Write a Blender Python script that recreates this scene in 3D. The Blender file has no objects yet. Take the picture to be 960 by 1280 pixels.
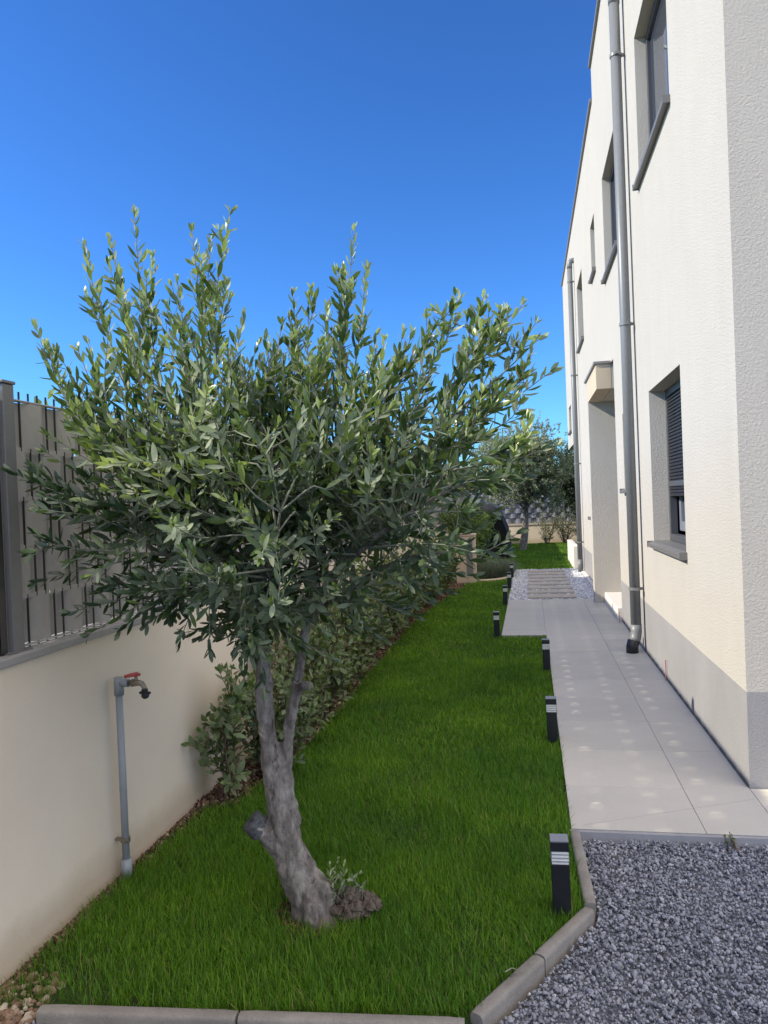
import bpy, math, random
import numpy as np
from mathutils import Vector, Matrix, noise

# ------------------------------------------------------------------ camera, sky, sun, exposure
S = bpy.context.scene
COL = S.collection
F = 961.0; CX, CY = 480.0, 640.0; CAMZ = 1.55
def _basis():
    d = np.array([661-CX, -(622-CY), -F]); Y = d/np.linalg.norm(d)
    u = np.array([-.0395, 1., 0]); u[2] = -(u[0]*Y[0]+u[1]*Y[1])/Y[2]; Z = u/np.linalg.norm(u)
    return np.array([np.cross(Y, Z), Y, Z])
RB = _basis(); CAM = np.array([0, 0, CAMZ])
def at(px, py, y):
    """world point seen at a photo pixel, at distance y along the house"""
    r = RB @ np.array([px-CX, -(py-CY), -F]); return CAM + r*(y/r[1])
cam_d = bpy.data.cameras.new('camera'); cam = bpy.data.objects.new('camera', cam_d); COL.objects.link(cam)
M4 = Matrix([list(r)+[0] for r in RB]+[[0, 0, 0, 1]]); M4.translation = Vector(CAM); cam.matrix_world = M4
cam_d.sensor_fit = 'VERTICAL'; cam_d.sensor_height = 36; cam_d.sensor_width = 36; cam_d.lens = 36*F/1280
cam_d.clip_start = .05; cam_d.clip_end = 3000
S.camera = cam

SUN_AZ = math.radians(15)                 # the sun stands to the left, a little behind the camera
sv = Vector((-math.cos(SUN_AZ), -math.sin(SUN_AZ), .667*math.cos(SUN_AZ))).normalized()
EL = math.asin(sv.z)
SKY_GAMMA = 1.25; SKY_TINT = (.195, .37, .56); SKY_FILL = 11.5
def g3(k): return (k, k*.87, k*.70)
W = bpy.data.worlds.new('World'); S.world = W; W.use_nodes = True
wn = W.node_tree; bg = wn.nodes['Background']
sky = wn.nodes.new('ShaderNodeTexSky'); sky.sky_type = 'NISHITA'; sky.sun_disc = False
sky.sun_elevation = EL; sky.sun_rotation = math.atan2(sv.x, sv.y)
sky.altitude = 300; sky.air_density = 1.0; sky.dust_density = .35; sky.ozone_density = 3.0
gam = wn.nodes.new('ShaderNodeGamma'); gam.inputs[1].default_value = SKY_GAMMA; wn.links.new(sky.outputs[0], gam.inputs[0])
tint = wn.nodes.new('ShaderNodeMixRGB'); tint.blend_type = 'MULTIPLY'; tint.inputs[0].default_value = 1; tint.inputs[2].default_value = (*SKY_TINT, 1)
wn.links.new(gam.outputs[0], tint.inputs[1])
# made-up warm glow above and behind the camera, added to fill the shade
tc = wn.nodes.new('ShaderNodeTexCoord'); dt = wn.nodes.new('ShaderNodeVectorMath'); dt.operation = 'DOT_PRODUCT'
wn.links.new(tc.outputs['Generated'], dt.inputs[0]); dt.inputs[1].default_value = tuple(Vector((.42, -.36, .83)).normalized())
mxn = wn.nodes.new('ShaderNodeMath'); mxn.operation = 'MAXIMUM'; wn.links.new(dt.outputs['Value'], mxn.inputs[0]); mxn.inputs[1].default_value = 0
pw = wn.nodes.new('ShaderNodeMath'); pw.operation = 'POWER'; wn.links.new(mxn.outputs[0], pw.inputs[0]); pw.inputs[1].default_value = 3.6
lob = wn.nodes.new('ShaderNodeMixRGB'); lob.blend_type = 'MIX'; wn.links.new(pw.outputs[0], lob.inputs[0]); lob.inputs[1].default_value = (0, 0, 0, 1); lob.inputs[2].default_value = (*g3(SKY_FILL), 1)
ad_ = wn.nodes.new('ShaderNodeMixRGB'); ad_.blend_type = 'ADD'; ad_.inputs[0].default_value = 1; wn.links.new(tint.outputs[0], ad_.inputs[1]); wn.links.new(lob.outputs[0], ad_.inputs[2])
wn.links.new(ad_.outputs[0], bg.inputs[0]); bg.inputs[1].default_value = .15
sl = bpy.data.lights.new('sun', 'SUN'); so = bpy.data.objects.new('sun', sl); COL.objects.link(so)
sl.energy = 3.5; sl.angle = math.radians(.5); sl.color = (1.0, .91, .74)
so.rotation_euler = sv.to_track_quat('Z', 'Y').to_euler()
S.view_settings.view_transform = 'Standard'; S.view_settings.look = 'None'
S.view_settings.exposure = .88; S.view_settings.gamma = 1; S.view_settings.use_curve_mapping = False
S.render.engine = 'CYCLES'; S.cycles.max_bounces = 8; S.cycles.transparent_max_bounces = 8

# ------------------------------------------------------------------ helpers
def tag(o, label=None, cat=None, group=None, kind=None):
    if label: o['label'] = label
    if cat: o['category'] = cat
    if group: o['group'] = group
    if kind: o['kind'] = kind
    return o
def empty(name, loc=(0, 0, 0), rz=0, **k):
    o = bpy.data.objects.new(name, None); COL.objects.link(o); o.location = loc; o.rotation_euler = (0, 0, rz)
    o.empty_display_size = .1
    return tag(o, **k)
def copy_tree(o, parent=None):
    c = o.copy(); COL.objects.link(c)
    if parent: c.parent = parent
    for ch in [x for x in bpy.data.objects if x.parent == o]: copy_tree(ch, c)
    return c
class MB:
    def __init__(s): s.v = []; s.f = []
    def add(s, vs, fs):
        n = len(s.v); s.v += [tuple(map(float, v)) for v in vs]; s.f += [tuple(i+n for i in f) for f in fs]; return s
    def quad(s, a, b, c, d): return s.add([a, b, c, d], [(0, 1, 2, 3)])
    def box(s, x0, x1, y0, y1, z0, z1):
        return s.add([(x, y, z) for z in (z0, z1) for x, y in ((x0, y0), (x1, y0), (x1, y1), (x0, y1))],
                     [(3, 2, 1, 0), (4, 5, 6, 7), (0, 1, 5, 4), (1, 2, 6, 5), (2, 3, 7, 6), (3, 0, 4, 7)])
    def prism(s, pts, z0, z1):
        n = len(pts)
        return s.add([(x, y, z0) for x, y in pts]+[(x, y, z1) for x, y in pts],
                     [tuple(range(n-1, -1, -1)), tuple(range(n, 2*n))]+[(i, (i+1) % n, n+(i+1) % n, n+i) for i in range(n)])
    def tube(s, pts, rad, seg=8, cap=True):
        pts = [Vector(p) for p in pts]; n = len(pts)
        if not hasattr(rad, '__len__'): rad = [rad]*n
        t0 = (pts[1]-pts[0]).normalized(); u = t0.orthogonal().normalized(); vs = []; fs = []
        for i, p in enumerate(pts):
            t = (pts[min(i+1, n-1)]-pts[max(i-1, 0)]).normalized()
            u = (u-t*u.dot(t)); u = u.normalized() if u.length > 1e-6 else t.orthogonal().normalized(); w = t.cross(u)
            for k in range(seg):
                a = 2*math.pi*k/seg; vs.append(p+(u*math.cos(a)+w*math.sin(a))*rad[i])
        for i in range(n-1):
            for k in range(seg):
                fs.append((i*seg+k, i*seg+(k+1) % seg, (i+1)*seg+(k+1) % seg, (i+1)*seg+k))
        if cap: fs += [tuple(range(seg-1, -1, -1)), tuple(range((n-1)*seg, n*seg))]
        return s.add(vs, fs)
    def build(s, name, m, parent=None, smooth=False, bevel=0, loc=None):
        me = bpy.data.meshes.new(name); me.from_pydata(s.v, [], s.f); me.update()
        if smooth: me.polygons.foreach_set('use_smooth', [True]*len(me.polygons))
        me.materials.append(m); o = bpy.data.objects.new(name, me); COL.objects.link(o)
        if parent: o.parent = parent
        if loc: o.location = loc
        if bevel:
            b = o.modifiers.new('b', 'BEVEL'); b.width = bevel; b.segments = 2; b.limit_method = 'ANGLE'
        return o
def mass(name, V, FA, m, parent=None, rnd=None, smooth=False):
    """numpy mesh; V (n,3), FA list of equal-size face index arrays, rnd a value per vertex"""
    me = bpy.data.meshes.new(name); me.vertices.add(len(V)); me.vertices.foreach_set('co', V.astype(np.float32).ravel())
    loops = np.concatenate([f.ravel() for f in FA]); sizes = np.concatenate([np.full(len(f), f.shape[1]) for f in FA])
    me.loops.add(len(loops)); me.loops.foreach_set('vertex_index', loops.astype(np.int32))
    me.polygons.add(len(sizes)); st = np.concatenate([[0], np.cumsum(sizes)[:-1]])
    me.polygons.foreach_set('loop_start', st.astype(np.int32)); me.polygons.foreach_set('loop_total', sizes.astype(np.int32))
    if rnd is not None:
        a = me.attributes.new('rnd', 'FLOAT', 'POINT'); a.data.foreach_set('value', rnd.astype(np.float32))
    me.update(calc_edges=True)
    me.polygons.foreach_set('use_smooth', [smooth]*len(sizes))
    me.materials.append(m); o = bpy.data.objects.new(name, me); COL.objects.link(o)
    if parent: o.parent = parent
    return o

# ------------------------------------------------------------------ materials
class NT:
    def __init__(s, name):
        s.m = bpy.data.materials.new(name); s.m.use_nodes = True; s.t = s.m.node_tree; s.p = s.t.nodes['Principled BSDF']
    def n(s, t, **k):
        nd = s.t.nodes.new('ShaderNode'+t)
        for a, b in k.items(): setattr(nd, a, b)
        return nd
    def l(s, a, b): s.t.links.new(a, b)
    def pos(s): return s.n('NewGeometry').outputs['Position']
    def noise(s, scale, detail=3, rough=.5, stretch=None):
        nd = s.n('TexNoise'); nd.inputs['Scale'].default_value = scale; nd.inputs['Detail'].default_value = detail; nd.inputs['Roughness'].default_value = rough
        src = s.pos()
        if stretch:
            mp = s.n('Mapping'); mp.inputs['Scale'].default_value = stretch; s.l(src, mp.inputs[0]); src = mp.outputs[0]
        s.l(src, nd.inputs['Vector']); return nd.outputs['Fac']
    def ramp(s, fac, stops):
        r = s.n('ValToRGB'); s.l(fac, r.inputs[0]); e = r.color_ramp.elements
        e[0].position, e[0].color = stops[0][0], (*stops[0][1], 1); e[1].position, e[1].color = stops[-1][0], (*stops[-1][1], 1)
        for p, c in stops[1:-1]:
            x = e.new(p); x.color = (*c, 1)
        return r.outputs[0]
    def mul(s, a, b, fac=1.0):
        x = s.n('MixRGB', blend_type='MULTIPLY'); x.inputs[0].default_value = fac
        s.l(a, x.inputs[1]); s.l(b, x.inputs[2]); return x.outputs[0]
    def bump(s, fac, strength, dist, prev=None):
        b = s.n('Bump'); b.inputs['Strength'].default_value = strength; b.inputs['Distance'].default_value = dist
        s.l(fac, b.inputs['Height'])
        if prev: s.l(prev, b.inputs['Normal'])
        s.l(b.outputs[0], s.p.inputs['Normal']); return b.outputs[0]
    def base(s, c):
        if isinstance(c, tuple): s.p.inputs['Base Color'].default_value = (*c, 1)
        else: s.l(c, s.p.inputs['Base Color'])
        return s
    def rough(s, r): s.p.inputs['Roughness'].default_value = r; return s
def g(c, k): return tuple(x*k for x in c)

def stucco(name, c, grain=.9, var=.05, scale=260, dist=.004, stain=.06):
    t = NT(name); big = t.noise(1.3, 4, .6)
    a = t.ramp(big, [(.25, g(c, 1-stain)), (.7, g(c, 1+var*.4))])
    f = t.ramp(t.noise(scale*1.3, 2), [(.3, (1-var,)*3), (.7, (1, 1, 1))])
    st = t.ramp(t.noise(5.5, 6, .7, (1, 1, .16)), [(.36, (1-stain*.7,)*3), (.60, (1, 1, 1))])
    t.base(t.mul(t.mul(a, f), st)); t.rough(.92)
    b = t.bump(t.noise(scale, 3, .6), grain, dist)
    t.bump(t.noise(scale*.28, 2, .5), grain*.6, dist*1.6, b); return t.m
M = {}
M['wall'] = stucco('cream_stucco', (.51, .484, .435), .9, .04, 240, .0055, .035)
M['plinth'] = stucco('grey_plinth_stucco', (.34, .335, .34), .9, .35, 330, .003, .06)
# garden wall: cream render, dirty towards its foot
t = NT('garden_wall_render'); c = (.80, .68, .535)
a = t.ramp(t.noise(1.6, 5, .6), [(.25, g(c, .93)), (.7, g(c, 1.04))])
sep = t.n('SeparateXYZ'); t.l(t.pos(), sep.inputs[0])
ad = t.n('MATH' if False else 'Math', operation='ADD'); t.l(sep.outputs[2], ad.inputs[0])
mm = t.n('Math', operation='MULTIPLY'); t.l(t.noise(9, 5, .65), mm.inputs[0]); mm.inputs[1].default_value = -.10; t.l(mm.outputs[0], ad.inputs[1])
dirt = t.ramp(ad.outputs[0], [(0, (.78, .73, .66)), (.12, (1, 1, 1))]); dirt.node.color_ramp.elements[0].position = 0.0
t.base(t.mul(t.mul(a, t.ramp(t.noise(420, 2), [(.3, (.90, .90, .90)), (.7, (1, 1, 1))])), dirt)); t.rough(.93)
t.bump(t.noise(300, 3, .6), .7, .003); M['gwall'] = t.m
def concrete(name, c, bumpd=.002, scale=60, var=.12):
    t = NT(name); a = t.ramp(t.noise(7, 5, .65), [(.25, g(c, 1-var)), (.72, g(c, 1+var*.5))])
    f = t.ramp(t.noise(scale*5, 3, .6), [(.3, (.82,)*3), (.65, (1.04,)*3)])
    t.base(t.mul(a, f)); t.rough(.9); t.bump(t.noise(scale*3, 4, .7), .5, bumpd); return t.m
M['kerb'] = concrete('kerb_concrete', (.27, .25, .22), .006, 40, .28)
M['coping'] = concrete('coping_concrete', (.36, .34, .32))
M['stonestep'] = concrete('stepping_slab_stone', (.46, .42, .36))
M['white_stone'] = concrete('white_stone', (.74, .70, .64), .001, 60, .04)
M['pier'] = concrete('sandstone_pier', (.60, .48, .35))
t = NT('porcelain_tile'); c = (.53, .505, .44)
a = t.ramp(t.noise(2.2, 5, .62), [(.3, g(c, .93)), (.7, g(c, 1.05))])
at_ = t.n('Attribute'); at_.attribute_name = 'rnd'
a = t.mul(a, t.ramp(at_.outputs['Fac'], [(0, (.91, .912, .92)), (1, (1.04, 1.03, 1.01))]))
t.base(t.mul(a, t.ramp(t.noise(38, 5, .7), [(.3, (.955,)*3), (.7, (1.02,)*3)]))); t.rough(.55); t.bump(t.noise(240, 2), .15, .0008); M['tile'] = t.m
M['grout'] = concrete('grout', (.36, .335, .31))
def plain(name, c, r=.5, metal=0, var=.06, bump=0, scale=30):
    t = NT(name); t.base(t.ramp(t.noise(scale, 4, .6), [(.3, g(c, 1-var)), (.7, g(c, 1+var))])); t.rough(r); t.p.inputs['Metallic'].default_value = metal
    if bump: t.bump(t.noise(scale*6, 3), bump, .001)
    return t.m
M['alu'] = plain('dark_grey_aluminium', (.06, .064, .072), .42)
M['coping_metal'] = plain('coping_sheet_metal', (.20, .19, .185), .5)
M['pipe'] = plain('zinc_grey_downpipe', (.17, .18, .188), .42, .0)
M['shoe'] = plain('black_pipe_shoe', (.018, .02, .022), .4)
M['sill'] = plain('window_sill_metal', (.15, .147, .145), .45)
M['black'] = plain('black_powder_coat', (.012, .013, .016), .35)
M['cap'] = plain('grey_lamp_cap', (.22, .23, .24), .45)
M['opal'] = plain('opal_lens', (.78, .77, .73), .35)
M['pvc'] = plain('grey_pvc_pipe', (.26, .275, .285), .38)
M['brass'] = plain('weathered_brass', (.28, .25, .19), .4, .7)
M['red'] = plain('red_lever', (.42, .07, .06), .45)
M['post'] = plain('anthracite_fence_post', (.16, .16, .158), .4, .2)
M['wire'] = plain('anthracite_wire', (.02, .021, .024), .5)
M['strip'] = plain('grey_privacy_strip', (.36, .345, .32), .55, 0, .05)
M['cover'] = plain('black_cover_cloth', (.010, .010, .013), .8, 0, .2, .4)
M['door'] = plain('anthracite_door', (.07, .072, .08), .4)
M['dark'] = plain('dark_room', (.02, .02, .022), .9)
M['blind'] = plain('dark_blind_slat', (.012, .0125, .016), .5)
M['white'] = plain('white_flashing', (.8, .8, .79), .4)
M['strip_far'] = plain('pale_privacy_strip', (.20, .215, .26), .6)
t = NT('window_glass'); t.base((.045, .055, .075)); t.rough(.03); t.p.inputs['Specular IOR Level'].default_value = 1.0; t.p.inputs['IOR'].default_value = 1.8; M['glass'] = t.m
t = NT('soil'); t.base(t.ramp(t.noise(55, 6, .7), [(.3, (.035, .022, .013)), (.55, (.085, .055, .035)), (.75, (.16, .11, .075))])); t.rough(.95); t.bump(t.noise(90, 5, .7), 1, .015); M['soil'] = t.m
t = NT('lawn_soil'); t.base(t.ramp(t.noise(45, 5, .7), [(.3, (.012, .022, .006)), (.7, (.035, .05, .012))])); t.rough(.95); t.bump(t.noise(80, 4), .8, .01); M['lawnsoil'] = t.m
t = NT('rough_ground'); t.base(t.ramp(t.noise(.6, 6, .7), [(.3, (.07, .09, .035)), (.7, (.19, .16, .10))])); t.rough(.95); M['ground'] = t.m
t = NT('gravel_bed'); t.base(t.ramp(t.noise(110, 3, .6), [(.35, (.045, .05, .06)), (.65, (.2, .21, .24))])); t.rough(.9); t.bump(t.noise(110, 3), 1, .012); M['gravelbed'] = t.m
def attr_mat(name, stops, r=.8, bump=.5, scale=200, trans=None, patch=None):
    t = NT(name); a = t.n('Attribute'); a.attribute_name = 'rnd'; c = t.ramp(a.outputs['Fac'], stops)
    if patch: c = t.mul(c, t.ramp(t.noise(patch[0], 4, .6), [(.3, patch[1]), (.7, patch[2])]))
    t.base(c); t.rough(r)
    if bump: t.bump(t.noise(scale, 3, .7), bump, .002)
    if trans:
        tr = t.n('BsdfTranslucent'); mx = t.n('MixShader'); mx.inputs[0].default_value = trans[0]
        c2 = t.mul(c, t.ramp(a.outputs['Fac'], [(0, trans[1]), (1, trans[1])])); c2.node.inputs[0].default_value = 1
        t.l(c2, tr.inputs[0]); out = t.t.nodes['Material Output']
        t.l(t.p.outputs[0], mx.inputs[1]); t.l(tr.outputs[0], mx.inputs[2]); t.l(mx.outputs[0], out.inputs[0])
    return t.m
M['gravel'] = attr_mat('blue_grey_gravel', [(0, (.11, .12, .14)), (.4, (.26, .27, .30)), (.8, (.37, .38, .41)), (.93, (.47, .47, .49)), (.96, (.62, .58, .5)), (1, (.33, .24, .17))], .8, .5, 300)
M['pebble'] = attr_mat('white_pebbles', [(0, (.38, .40, .44)), (.5, (.60, .61, .63)), (1, (.85, .84, .82))], .7, .2)
M['chips'] = attr_mat('bark_chips', [(0, (.045, .022, .012)), (.5, (.13, .07, .04)), (.9, (.26, .17, .11)), (1, (.5, .43, .33))], .9, .4)
M['grass'] = attr_mat('grass_blades', [(0, (.035, .105, .005)), (.4, (.080, .21, .010)), (.8, (.165, .34, .022)), (.97, (.16, .26, .04)), (1, (.30, .27, .11))], .6, 0, trans=(.42, (1.5, 1.5, .8)), patch=(1.25, (.62, .74, .7), (1.5, 1.28, 1.0)))
def leaf_mat(name, top, under, r, tr, tcol):
    t = NT(name); a = t.n('Attribute'); a.attribute_name = 'rnd'
    ct = t.ramp(a.outputs['Fac'], top); cu = t.ramp(a.outputs['Fac'], under)
    geo = t.n('NewGeometry'); mx = t.n('MixRGB'); t.l(geo.outputs['Backfacing'], mx.inputs[0]); t.l(ct, mx.inputs[1]); t.l(cu, mx.inputs[2])
    t.base(mx.outputs[0])
    rr = t.n('MapRange'); t.l(geo.outputs['Backfacing'], rr.inputs[0]); rr.inputs[3].default_value = r; rr.inputs[4].default_value = .7; t.l(rr.outputs[0], t.p.inputs['Roughness']); t.p.inputs['Specular IOR Level'].default_value = .62
    tb = t.n('BsdfTranslucent'); tc = t.ramp(a.outputs['Fac'], tcol); t.l(tc, tb.inputs[0])
    m2 = t.n('MixShader'); m2.inputs[0].default_value = tr
    t.l(t.p.outputs[0], m2.inputs[1]); t.l(tb.outputs[0], m2.inputs[2]); t.l(m2.outputs[0], t.t.nodes['Material Output'].inputs[0]); return t.m
M['olive_leaf'] = leaf_mat('olive_leaf', [(0, (.012, .032, .014)), (.35, (.032, .07, .022)), (.65, (.11, .175, .050)), (1, (.32, .40, .12))],
                           [(0, (.06, .09, .055)), (.6, (.20, .25, .16)), (1, (.42, .47, .30))], .30, .28, [(0, (.10, .17, .03)), (.7, (.18, .27, .05)), (1, (.40, .52, .08))])
M['laurel_leaf'] = leaf_mat('shrub_leaf', [(0, (.02, .045, .014)), (.5, (.055, .105, .028)), (.8, (.14, .21, .05)), (1, (.30, .36, .08))],
                            [(0, (.10, .14, .07)), (1, (.2, .25, .11))], .35, .22, [(0, (.08, .16, .03)), (1, (.3, .42, .07))])
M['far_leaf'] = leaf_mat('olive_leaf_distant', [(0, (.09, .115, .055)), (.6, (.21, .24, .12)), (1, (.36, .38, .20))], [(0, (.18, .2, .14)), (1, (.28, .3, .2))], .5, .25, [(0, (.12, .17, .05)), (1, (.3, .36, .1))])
M['dark_leaf'] = leaf_mat('evergreen_leaf', [(0, (.016, .032, .016)), (.7, (.032, .058, .026)), (1, (.06, .09, .035))], [(0, (.04, .06, .03)), (1, (.06, .09, .04))], .5, .15, [(0, (.03, .07, .02)), (1, (.08, .14, .03))])
M['lime_leaf'] = leaf_mat('bright_shrub_leaf', [(0, (.06, .11, .02)), (1, (.20, .27, .05))], [(0, (.10, .15, .05)), (1, (.2, .26, .08))], .5, .3, [(0, (.15, .28, .03)), (1, (.4, .55, .07))])
M['sage_leaf'] = leaf_mat('lavender_leaf', [(0, (.10, .13, .08)), (1, (.26, .29, .20))], [(0, (.14, .17, .12)), (1, (.22, .25, .18))], .7, .2, [(0, (.1, .16, .06)), (1, (.2, .28, .1))])
t = NT('olive_bark'); a = t.ramp(t.noise(26, 6, .7, (1, 1, .35)), [(.28, (.06, .048, .04)), (.46, (.17, .148, .13)), (.7, (.38, .35, .31))])
lo = t.noise(26, 5, .7, (1.5, 1.5, .55)); a2 = t.ramp(lo, [(.33, (.35, .32, .30)), (.44, (1, 1, 1))])
t.base(t.mul(a, a2)); t.rough(.88); b = t.bump(t.noise(55, 6, .75, (1, 1, .22)), 1.0, .012); t.bump(lo, .5, .004, b); M['bark'] = t.m
M['rootbark'] = plain('rough_root_bark', (.10, .078, .06), .95, 0, .5, 1, 60)
M['cut'] = plain('weathered_pruning_cut', (.075, .078, .082), .9, 0, .55, 1, 70)
M['twig'] = plain('pale_twig_bark', (.17, .18, .13), .8, 0, .2, 0, 60)
M['stem'] = plain('shrub_stem', (.14, .085, .06), .8, 0, .2, 0, 60)

# ------------------------------------------------------------------ ground and paving
rng = np.random.default_rng(7); rnd = random.Random(11)
o = MB().quad((-900, -900, -.14), (900, -900, -.14), (900, 900, -.14), (-900, 900, -.14)).build('ground', M['ground']); tag(o, kind='structure')
LX = -1.81                                   # face of the garden wall
lawn_poly = [(LX-.05, 2.17), (-.96, 2.23), (-.23, 2.30), (-.04, 2.62), (.145, 2.965), (.128, 3.655), (.137, 3.7), (.137, 8.8), (-.363, 8.8), (-.363, 16.93), (9, 16.93), (9, 26.9), (LX-.05, 26.9)]
o = MB().prism(lawn_poly, -.12, -.032).build('lawn', M['lawnsoil']); tag(o, kind='structure')
o = MB().prism([(-1.83, -3), (12, -3), (12, 3.655), (.2, 3.655), (.2, 2.93), (-.2, 2.2), (-1.0, 2.14), (-1.83, 2.1)], -.12, -.053).build('gravel_yard', M['gravelbed']); tag(o, kind='structure')
bed_edge = [(-1.60, 3.9), (-1.52, 4.6), (-1.5, 5.5), (-1.53, 7), (-1.56, 9), (-1.54, 10.5), (-1.42, 12), (-1.25, 14), (-1.18, 15.2)]
o = MB().prism([(LX+.0, 3.75)]+bed_edge+[(LX+.0, 15.2)], -.06, -.026).build('planting_bed', M['soil']); tag(o, kind='structure')
# tiled path: every tile its own box in one sheet, over a slab
b = MB().box(.139, 1.066, 3.665, 8.8, -.13, -.004).box(-.361, 1.066, 8.8, 11.85, -.13, -.004)
b.box(1.066, 4.2, 3.665, 4.236, -.13, -.004); slab = b.build('path_slab', M['grout']); tag(slab, kind='structure')
tv = []; tf = []; tr_ = []
def tile(x0, x1, y0, y1, gsz=.0015):
    n = len(tv); x0 += gsz; x1 -= gsz; y0 += gsz; y1 -= gsz; e = .0015; r = rnd.random()
    for z, d in ((-.0041, 0), (-.0009, 0), (0, e)):
        tv.extend([(x0+d, y0+d, z), (x1-d, y0+d, z), (x1-d, y1-d, z), (x0+d, y1-d, z)])
    for k in (0, 4):
        for i in range(4): tf.append((n+k+i, n+k+(i+1) % 4, n+k+4+(i+1) % 4, n+k+4+i))
    tf.append((n+8, n+9, n+10, n+11)); tr_.extend([r]*12)
ys = [3.662, 4.21, 4.82, 5.43, 6.04, 6.65, 7.26, 7.87, 8.48, 8.8]
for i in range(len(ys)-1):
    tile(.137, .735, ys[i], ys[i+1]); tile(.735, 1.067, ys[i], ys[i+1])
yw = [8.8, 9.09, 9.70, 10.31, 10.92, 11.53, 11.85]; xw = [-.363, .135, .735, 1.067]
for i in range(len(yw)-1):
    for j in range(3): tile(xw[j], xw[j+1], yw[i], yw[i+1])
for x in (1.067, 1.667, 2.267, 2.867, 3.467): tile(x, x+.6, 3.662, 4.234)
o = mass('path', np.array(tv), [np.array(tf)], M['tile'], rnd=np.array(tr_)); tag(o, kind='structure')
# cut joint running diagonally over the first tiles
p = Vector((.19, 3.70, .0004)); q = Vector((1.05, 4.09, .0004)); d = (q-p).normalized(); w = Vector((-d.y, d.x, 0))*.0012
o = MB().quad(p-w, q-w, q+w, p+w).build('path_joint', M['grout']); tag(o, kind='structure')
o = MB().box(.13, 4.2, 3.640, 3.664, -.13, -.006).build('path_edge_trim', concrete('edge_trim', (.34, .34, .35))); tag(o, kind='structure')
o = MB().box(-.363, 1.0, 11.85, 16.93, -.12, -.03).box(1.0, 1.069, 11.85, 16.93, -.12, -.004).build('pebble_bed', M['pebble']); tag(o, kind='structure')
o = MB().box(1.003, 1.066, 11.86, 16.9, -.01, .012).build('pebble_border', M['white_stone']); tag(o, kind='structure')

def inside(poly, x, y):
    c = np.zeros(len(x), bool); n = len(poly); j = n-1
    for i in range(n):
        xi, yi = poly[i]; xj, yj = poly[j]
        k = ((yi > y) != (yj > y)) & (x < (xj-xi)*(y-yi)/(yj-yi+1e-12)+xi); c ^= k; j = i
    return c
ICO = None
def ico():
    p = (1+5**.5)/2
    v = np.array([(-1, p, 0), (1, p, 0), (-1, -p, 0), (1, -p, 0), (0, -1, p), (0, 1, p), (0, -1, -p), (0, 1, -p), (p, 0, -1), (p, 0, 1), (-p, 0, -1), (-p, 0, 1)])/math.hypot(1, p)
    f = np.array([(0, 11, 5), (0, 5, 1), (0, 1, 7), (0, 7, 10), (0, 10, 11), (1, 5, 9), (5, 11, 4), (11, 10, 2), (10, 7, 6), (7, 1, 8), (3, 9, 4), (3, 4, 2), (3, 2, 6), (3, 6, 8), (3, 8, 9), (4, 9, 5), (2, 4, 11), (6, 2, 10), (8, 6, 7), (9, 8, 1)])
    return v, f
OCT = (np.array([(1, 0, 0), (-1, 0, 0), (0, 1, 0), (0, -1, 0), (0, 0, 1), (0, 0, -1)], float), np.array([(0, 2, 4), (2, 1, 4), (1, 3, 4), (3, 0, 4), (2, 0, 5), (1, 2, 5), (3, 1, 5), (0, 3, 5)]))
def rand_rot(n):
    q = rng.normal(size=(n, 4)); q /= np.linalg.norm(q, axis=1)[:, None]; a, b, c, d = q.T
    return np.stack([np.stack([a*a+b*b-c*c-d*d, 2*(b*c-a*d), 2*(b*d+a*c)], -1), np.stack([2*(b*c+a*d), a*a-b*b+c*c-d*d, 2*(c*d-a*b)], -1), np.stack([2*(b*d-a*c), 2*(c*d+a*b), a*a-b*b-c*c+d*d], -1)], 1)
def stones(name, P, size, m, shape=None, flat=.6, jag=.22, rn=None):
    v, f = shape or ico(); n = len(P)
    V = v[None]*(1+rng.uniform(-jag, jag, (n, len(v), 1))); V = V*(np.stack([np.ones(n), rng.uniform(.6, 1, n), rng.uniform(flat*.7, flat*1.2, n)], -1)*size[:, None])[:, None]
    V = np.einsum('nij,nkj->nki', rand_rot(n), V)+P[:, None]
    FF = (f[None]+(np.arange(n)*len(v))[:, None, None]).reshape(-1, 3)
    r = np.repeat(rng.random(n) if rn is None else rn, len(v))
    return mass(name, V.reshape(-1, 3), [FF], m, rnd=r)
n = 62000; x = rng.uniform(-1.8, 1.7, n); y = rng.uniform(1.75, 3.635, n)
k = ~inside([(LX-.1, 2.14), (-.96, 2.17), (-.2, 2.23), (.0, 2.58), (.20, 2.94), (.17, 3.7), (-2, 3.7)], x, y); x = x[k]; y = y[k]; n = len(x)
sz = rng.lognormal(math.log(.0060), .32, n).clip(.003, .014)
gr = stones('gravel', np.stack([x, y, -.048+rng.uniform(0, .016, n)+.006*np.sin(x*5+1)*np.cos(y*4)], -1), sz, M['gravel'], flat=.62, rn=rng.beta(1.8, 2.6, n)*.98+(rng.random(n) < .006)*.05)
tag(gr, 'loose blue-grey crushed stone in front of the tiled path', 'gravel', kind='stuff')
# a few brown and pale pebbles by the end of the front kerb
n = 260; x = rng.uniform(-1.80, -1.60, n); y = rng.uniform(1.98, 2.36, n)
pb = stones('loose_pebbles', np.stack([x, y, -.035+rng.uniform(0, .01, n)], -1), rng.uniform(.005, .02, n), M['chips'], flat=.6, rn=rng.uniform(.6, 1, n))
tag(pb, 'brown and pale pebbles lying at the foot of the garden wall by the kerb end', 'pebbles', kind='stuff')
n = 17000; x = rng.uniform(-.36, 1.0, n); y = rng.uniform(11.86, 16.92, n)
o = stones('white_pebbles', np.stack([x, y, -.026+rng.uniform(0, .022, n)], -1), rng.uniform(.011, .026, n), M['pebble'], OCT, .7, .25)
tag(o, 'pale white-blue pebbles around the stepping slabs', 'pebbles', kind='stuff')
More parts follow.
